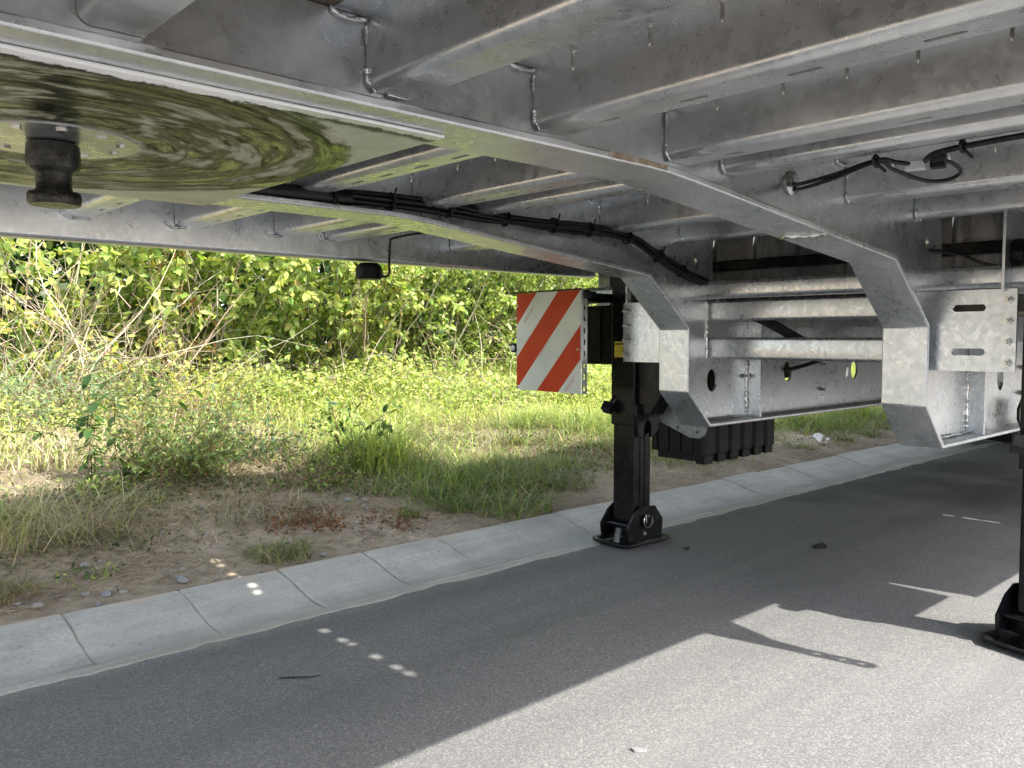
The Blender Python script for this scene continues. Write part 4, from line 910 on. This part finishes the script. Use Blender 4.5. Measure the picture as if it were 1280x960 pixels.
blades('grass', P, RNG.uniform(.04, .15, len(P)) + .12 * RNG.random(len(P)) ** 3, np.full(len(P), 1.15), .0045, [(.16, .245, .055), (.20, .27, .07), (.13, .19, .05), (.26, .29, .10), (.27, .25, .12)], M['grass'])
left = lambda x, y: sm(4.2, 5.0, y) * (1 - sm(2.6, 3.6, x + .35 * (y - 4.6)) * .8) * (.25 + .75 * sm(.3, .6, patch(x * 1.3 + 3, y * 1.4)))
P = scatter(17000, -.5, 4, 4.2, 7.2, left)
blades('dry_grass', P, RNG.uniform(.06, .24, len(P)), np.full(len(P), 1.0), .0045, [(.42, .37, .22), (.36, .31, .17), (.27, .28, .10), (.5, .44, .28), (.22, .26, .08)], M['straw'])
low = lambda x, y: (1 - sm(4.4, 5.0, y) * .6) * sm(2.95, 3.4, y) * (.22 + .75 * sm(.4, .7, patch(x * 1.9 + 5, y * 2.1 + 1))) * (.25 + .75 * sm(3.05, 3.5, y))
P = scatter(42000, -.5, 5, 2.9, 5.2, low)
blades('dry_grass', P, RNG.uniform(.03, .11, len(P)), np.full(len(P), 1.3), .004, [(.30, .25, .15), (.22, .17, .1), (.16, .14, .06), (.36, .31, .2), (.15, .16, .06)], M['straw'], flat=.25)
# litter of straw lying flat on the ground
P = scatter(46000, -.5, 8, 2.85, 5.6, lambda x, y: .25 + .8 * sm(.35, .75, patch(x * 2.3, y * 1.9 + 4))); P[:, 2] += .010
blades('straw_litter', P, RNG.uniform(.02, .075, len(P)), np.full(len(P), .15), .0032, [(.34, .28, .18), (.22, .17, .11), (.12, .09, .06), (.10, .075, .05), (.42, .37, .26)], M['straw'], flat=.93)
far = lambda x, y: sm(2.92, 3.2, y) * (.35 + .65 * patch(x * 1.2, y * 2))
P = scatter(30000, 7.5, 22, 2.9, 7.5, far)
blades('grass', P, RNG.uniform(.08, .30, len(P)), np.full(len(P), .8), .009, G_LIME + G_MID + [(.26, .24, .1)], M['grass'])
def cover(x0, x1, y0, y1, n, dens, hmax, s0, s1, cols):
    P = scatter(n, x0, x1, y0, y1, dens); n = len(P); P[:, 2] += RNG.uniform(0, 1, n) ** 1.3 * hmax * (.35 + .65 * patch(P[:, 0] * 2.2, P[:, 1] * 1.9))
    V, Q, T, C = leaves(P, RNG.normal(0, 1, (n, 3)) * np.array([1, 1, .5]), norm(RNG.normal(0, .6, (n, 3)) + np.array([0, -.3, .9])), RNG.uniform(s0, s1, n), pick(cols, n, .28), 1.0)
    return tag(link('ground_cover', mesh_np('ground_cover', V, Q, T, M['leaf'], C)), kind='stuff')
cover(-.5, 9, 4.0, 6.9, 80000, lambda x, y: sm(3.9, 5.8, y) * (.2 + .8 * sm(.3, .7, patch(x * 1.4, y * 1.3 + 2))), .42, .014, .038, G_LIME + G_LIME + G_MID + G_YEL[1:2] + [(.30, .34, .14)])
cover(1.8, 9, 4.0, 5.6, 16000, lambda x, y: sm(2.0, 3.0, x) * sm(.4, .75, patch(x * 1.9, y * 2.3)), .20, .014, .032, G_LIME + G_MID)
cc = scatter(110, .6, 8.5, 2.95, 4.4, lambda x, y: .25 + .75 * sm(1.6, 2.6, x)); k = RNG.integers(25, 75, len(cc)); P = np.repeat(cc, k, 0); n = len(P); P[:, :2] += RNG.normal(0, 1, (n, 2)) * np.repeat(RNG.uniform(.02, .07, len(cc)), k)[:, None]; P[:, 2] = verge_z(P[:, 0], np.maximum(P[:, 1], 2.8)) - .004
blades('grass', P, np.repeat(RNG.uniform(.05, .15, len(cc)), k) * RNG.uniform(.4, 1.1, n), np.full(n, 1.7), .0045, [(.13, .18, .05), (.17, .21, .07), (.10, .14, .045), (.28, .25, .14), (.34, .3, .18)], M['grass'])
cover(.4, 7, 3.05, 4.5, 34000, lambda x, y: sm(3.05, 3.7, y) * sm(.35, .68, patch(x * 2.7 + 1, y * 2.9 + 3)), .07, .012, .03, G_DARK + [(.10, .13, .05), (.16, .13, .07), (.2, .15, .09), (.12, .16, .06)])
def tuft(label, x, y, n, h, r, cols, lean=.9, wd=.006):
    z0 = float(verge_z(x, y)); e = link('grass_tuft', None, loc=(x, y, z0)); tag(e, label, 'grass tuft', 'tufts of grass on the verge')
    a = RNG.uniform(0, 6.28, n); q = r * np.sqrt(RNG.random(n)); P = np.stack([q * np.cos(a), q * np.sin(a), np.full(n, -.01)], -1)
    blades('blades', P, h * RNG.uniform(.45, 1.1, n), np.full(n, lean), wd, cols, M['grass'], parent=e)
tuft('tall bright green grass clump beside the reddish weed', 2.52, 3.81, 420, .36, .16, G_LIME + G_MID, .8, .008)
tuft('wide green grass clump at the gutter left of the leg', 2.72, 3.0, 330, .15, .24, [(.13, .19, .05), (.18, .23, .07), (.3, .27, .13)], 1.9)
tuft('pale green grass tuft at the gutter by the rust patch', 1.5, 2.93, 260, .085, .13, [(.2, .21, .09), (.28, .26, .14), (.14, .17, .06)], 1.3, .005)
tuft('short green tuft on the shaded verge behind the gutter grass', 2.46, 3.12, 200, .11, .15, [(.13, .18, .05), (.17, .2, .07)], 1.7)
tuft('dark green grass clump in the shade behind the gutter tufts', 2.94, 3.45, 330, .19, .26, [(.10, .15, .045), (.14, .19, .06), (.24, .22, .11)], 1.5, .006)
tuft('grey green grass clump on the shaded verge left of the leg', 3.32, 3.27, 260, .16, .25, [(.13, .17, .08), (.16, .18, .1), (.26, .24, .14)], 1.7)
tuft('dry arching straw clump in the left foreground', 0.86, 3.58, 420, .28, .3, [(.42, .37, .25), (.34, .29, .18), (.26, .25, .12)], 1.7, .004)
tuft('green fringe at the left edge of the dry straw', 0.74, 3.85, 260, .15, .22, G_MID + [(.24, .24, .1)], 1.2)
tuft('short straw coloured tuft in the bare soil', 1.24, 3.68, 140, .10, .1, [(.34, .31, .18), (.24, .24, .1)], 1.2, .004)
tuft('dry tuft at the left photo edge near the gutter', 0.6, 3.03, 160, .08, .1, [(.3, .25, .14), (.2, .18, .08)], 1.3, .004)
# --- stones: the larger ones singly, the gravel as one
def rock_mesh(k):
    bm = bmesh.new(); bmesh.ops.create_icosphere(bm, subdivisions=2, radius=1.0); rr = random.Random(k)
    pl = [(Vector((rr.gauss(0, 1), rr.gauss(0, 1), rr.gauss(0, 1))).normalized(), rr.uniform(.55, .85)) for _ in range(9)]
    for v in bm.verts:
        for nrm, dd in pl:
            ex = v.co.dot(nrm) - dd
            if ex > 0: v.co -= nrm * ex
        v.co.z *= .62
    me = bpy.data.meshes.new('stone'); bm.to_mesh(me); bm.free(); me.materials.append(M['stone']); return me
RK = [rock_mesh(k) for k in range(4)]
for x, y, s_, lab in ((1.094, 2.85, .032, 'blue grey stone touching the gutter below the green weed'), (1.136, 2.95, .020, 'small grey stone just behind the blue grey stone'),
        (1.451, 3.545, .026, 'pale stone lying in the bare brown soil'), (1.625, 2.82, .026, 'dark grey stone at the gutter below the pale grass tuft'), (2.059, 3.346, .026, 'light blue stone behind the rust brown weed'),
        (2.13, 3.31, .022, 'pinkish stone right of the light blue stone'), (0.85, 2.86, .028, 'flat grey stone beside the gutter at left'), (0.8, 2.9, .018, 'small brown stone left of the flat grey stone'),
        (0.9, 2.85, .020, 'small grey stone right of the flat grey stone'), (0.654, 2.87, .026, 'low stone nearest the left photo edge'), (1.796, 2.83, .014, 'tiny grey stone at the gutter right of the dark grey stone'),
        (0.865, 3.14, .022, 'half buried white stone in the sandy soil'), (2.37, 3.08, .015, 'white pebble before the shaded grass clump'), (1.431, 3.78, .018, 'cream stone beside the straw coloured tuft')):
    o = link('stone', RK[random.randrange(4)], None, (x, y, float(verge_z(x, y)) + s_ * .2)); s_ *= .72; o.scale = (s_ * random.uniform(.9, 1.5), s_ * random.uniform(.8, 1.1), s_); o.rotation_euler = (random.uniform(-.3, .3), random.uniform(-.3, .3), random.uniform(0, 6)); tag(o, lab, 'stone', 'stones lying along the gutter')
n = 2600; P = scatter(n, -.2, 9, 2.77, 4.9, lambda x, y: np.exp(-(y - 2.77) * 1.3)); n = len(P); P[:, 2] += .006
oc = np.array([[1, 0, 0], [-1, 0, 0], [0, 1, 0], [0, -1, 0], [0, 0, .7], [0, 0, -.7]]); sz = np.abs(RNG.normal(.004, .004, n)) + .002
V = (P[:, None] + (oc[None] * RNG.uniform(.6, 1.3, (n, 6, 1))) * sz[:, None, None]).reshape(-1, 3); T = (np.array([[0, 2, 4], [2, 1, 4], [1, 3, 4], [3, 0, 4], [2, 0, 5], [1, 2, 5], [3, 1, 5], [0, 3, 5]])[None] + (np.arange(n) * 6)[:, None, None]).reshape(-1, 3)
tag(link('gravel', mesh_np('gravel', V, np.zeros((0, 4), int), T, M['stone'])), kind='stuff')
# --- small things lying about
def crumple(name, label, cat, x, y, z, s_, mat, seed):
    rr = random.Random(seed); q = MB(); n = 7; vs = [((i / (n - 1) - .5) * s_ + rr.uniform(-.1, .1) * s_ / 3, (j / (n - 1) - .5) * s_ * .6 + rr.uniform(-.1, .1) * s_ / 3, rr.uniform(0, .34) * s_ + .15 * s_ * math.sin(i)) for i in range(n) for j in range(n)]
    q.add(vs, [(i * n + j, (i + 1) * n + j, (i + 1) * n + j + 1, i * n + j + 1) for i in range(n - 1) for j in range(n - 1)]); o = link(name, q.mesh(name, mat), None, (x, y, z)); tag(o, label, cat); return o
crumple('paper_scrap', 'crumpled white paper scrap in the grass beyond the gutter', 'litter', 6.05, 3.06, .075, .14, M['paper'], 3)
q = MB(); q.tube([(0, 0, .004), (.035, -.006, .006), (.075, -.004, .004), (.105, .003, .005)], [.002, .0028, .0022, .001], 6); o = link('twig', q.mesh('twig', M['rubber']), None, (.98, 1.93, 0)); o.rotation_euler.z = -.62; tag(o, 'thin dark twig lying on the asphalt in the left foreground', 'twig')
for x, y, a, s_, lab, m_ in ((3.27, 1.645, .3, .05, 'dark oval scrap on the shaded asphalt under the frame', 'rubber'), (1.36, 1.075, -.9, .016, 'small grey chip on the sunlit asphalt at the bottom', 'stone'), (2.83, 2.0, .2, .02, 'thin dark scrap on the asphalt beside the far foot', 'rubber')):
    q = MB(); q.prism([(s_ * (1 + .2 * math.sin(5 * t)) * math.cos(t), s_ * .45 * (1 + .25 * math.cos(3 * t)) * math.sin(t)) for t in np.linspace(0, 6.0, 14)], 'z', .001, .006); o = link('scrap', q.mesh('scrap', M[m_]), None, (x, y, 0)); o.rotation_euler.z = a; tag(o, lab, 'scrap')
# cans of light: nothing else emits
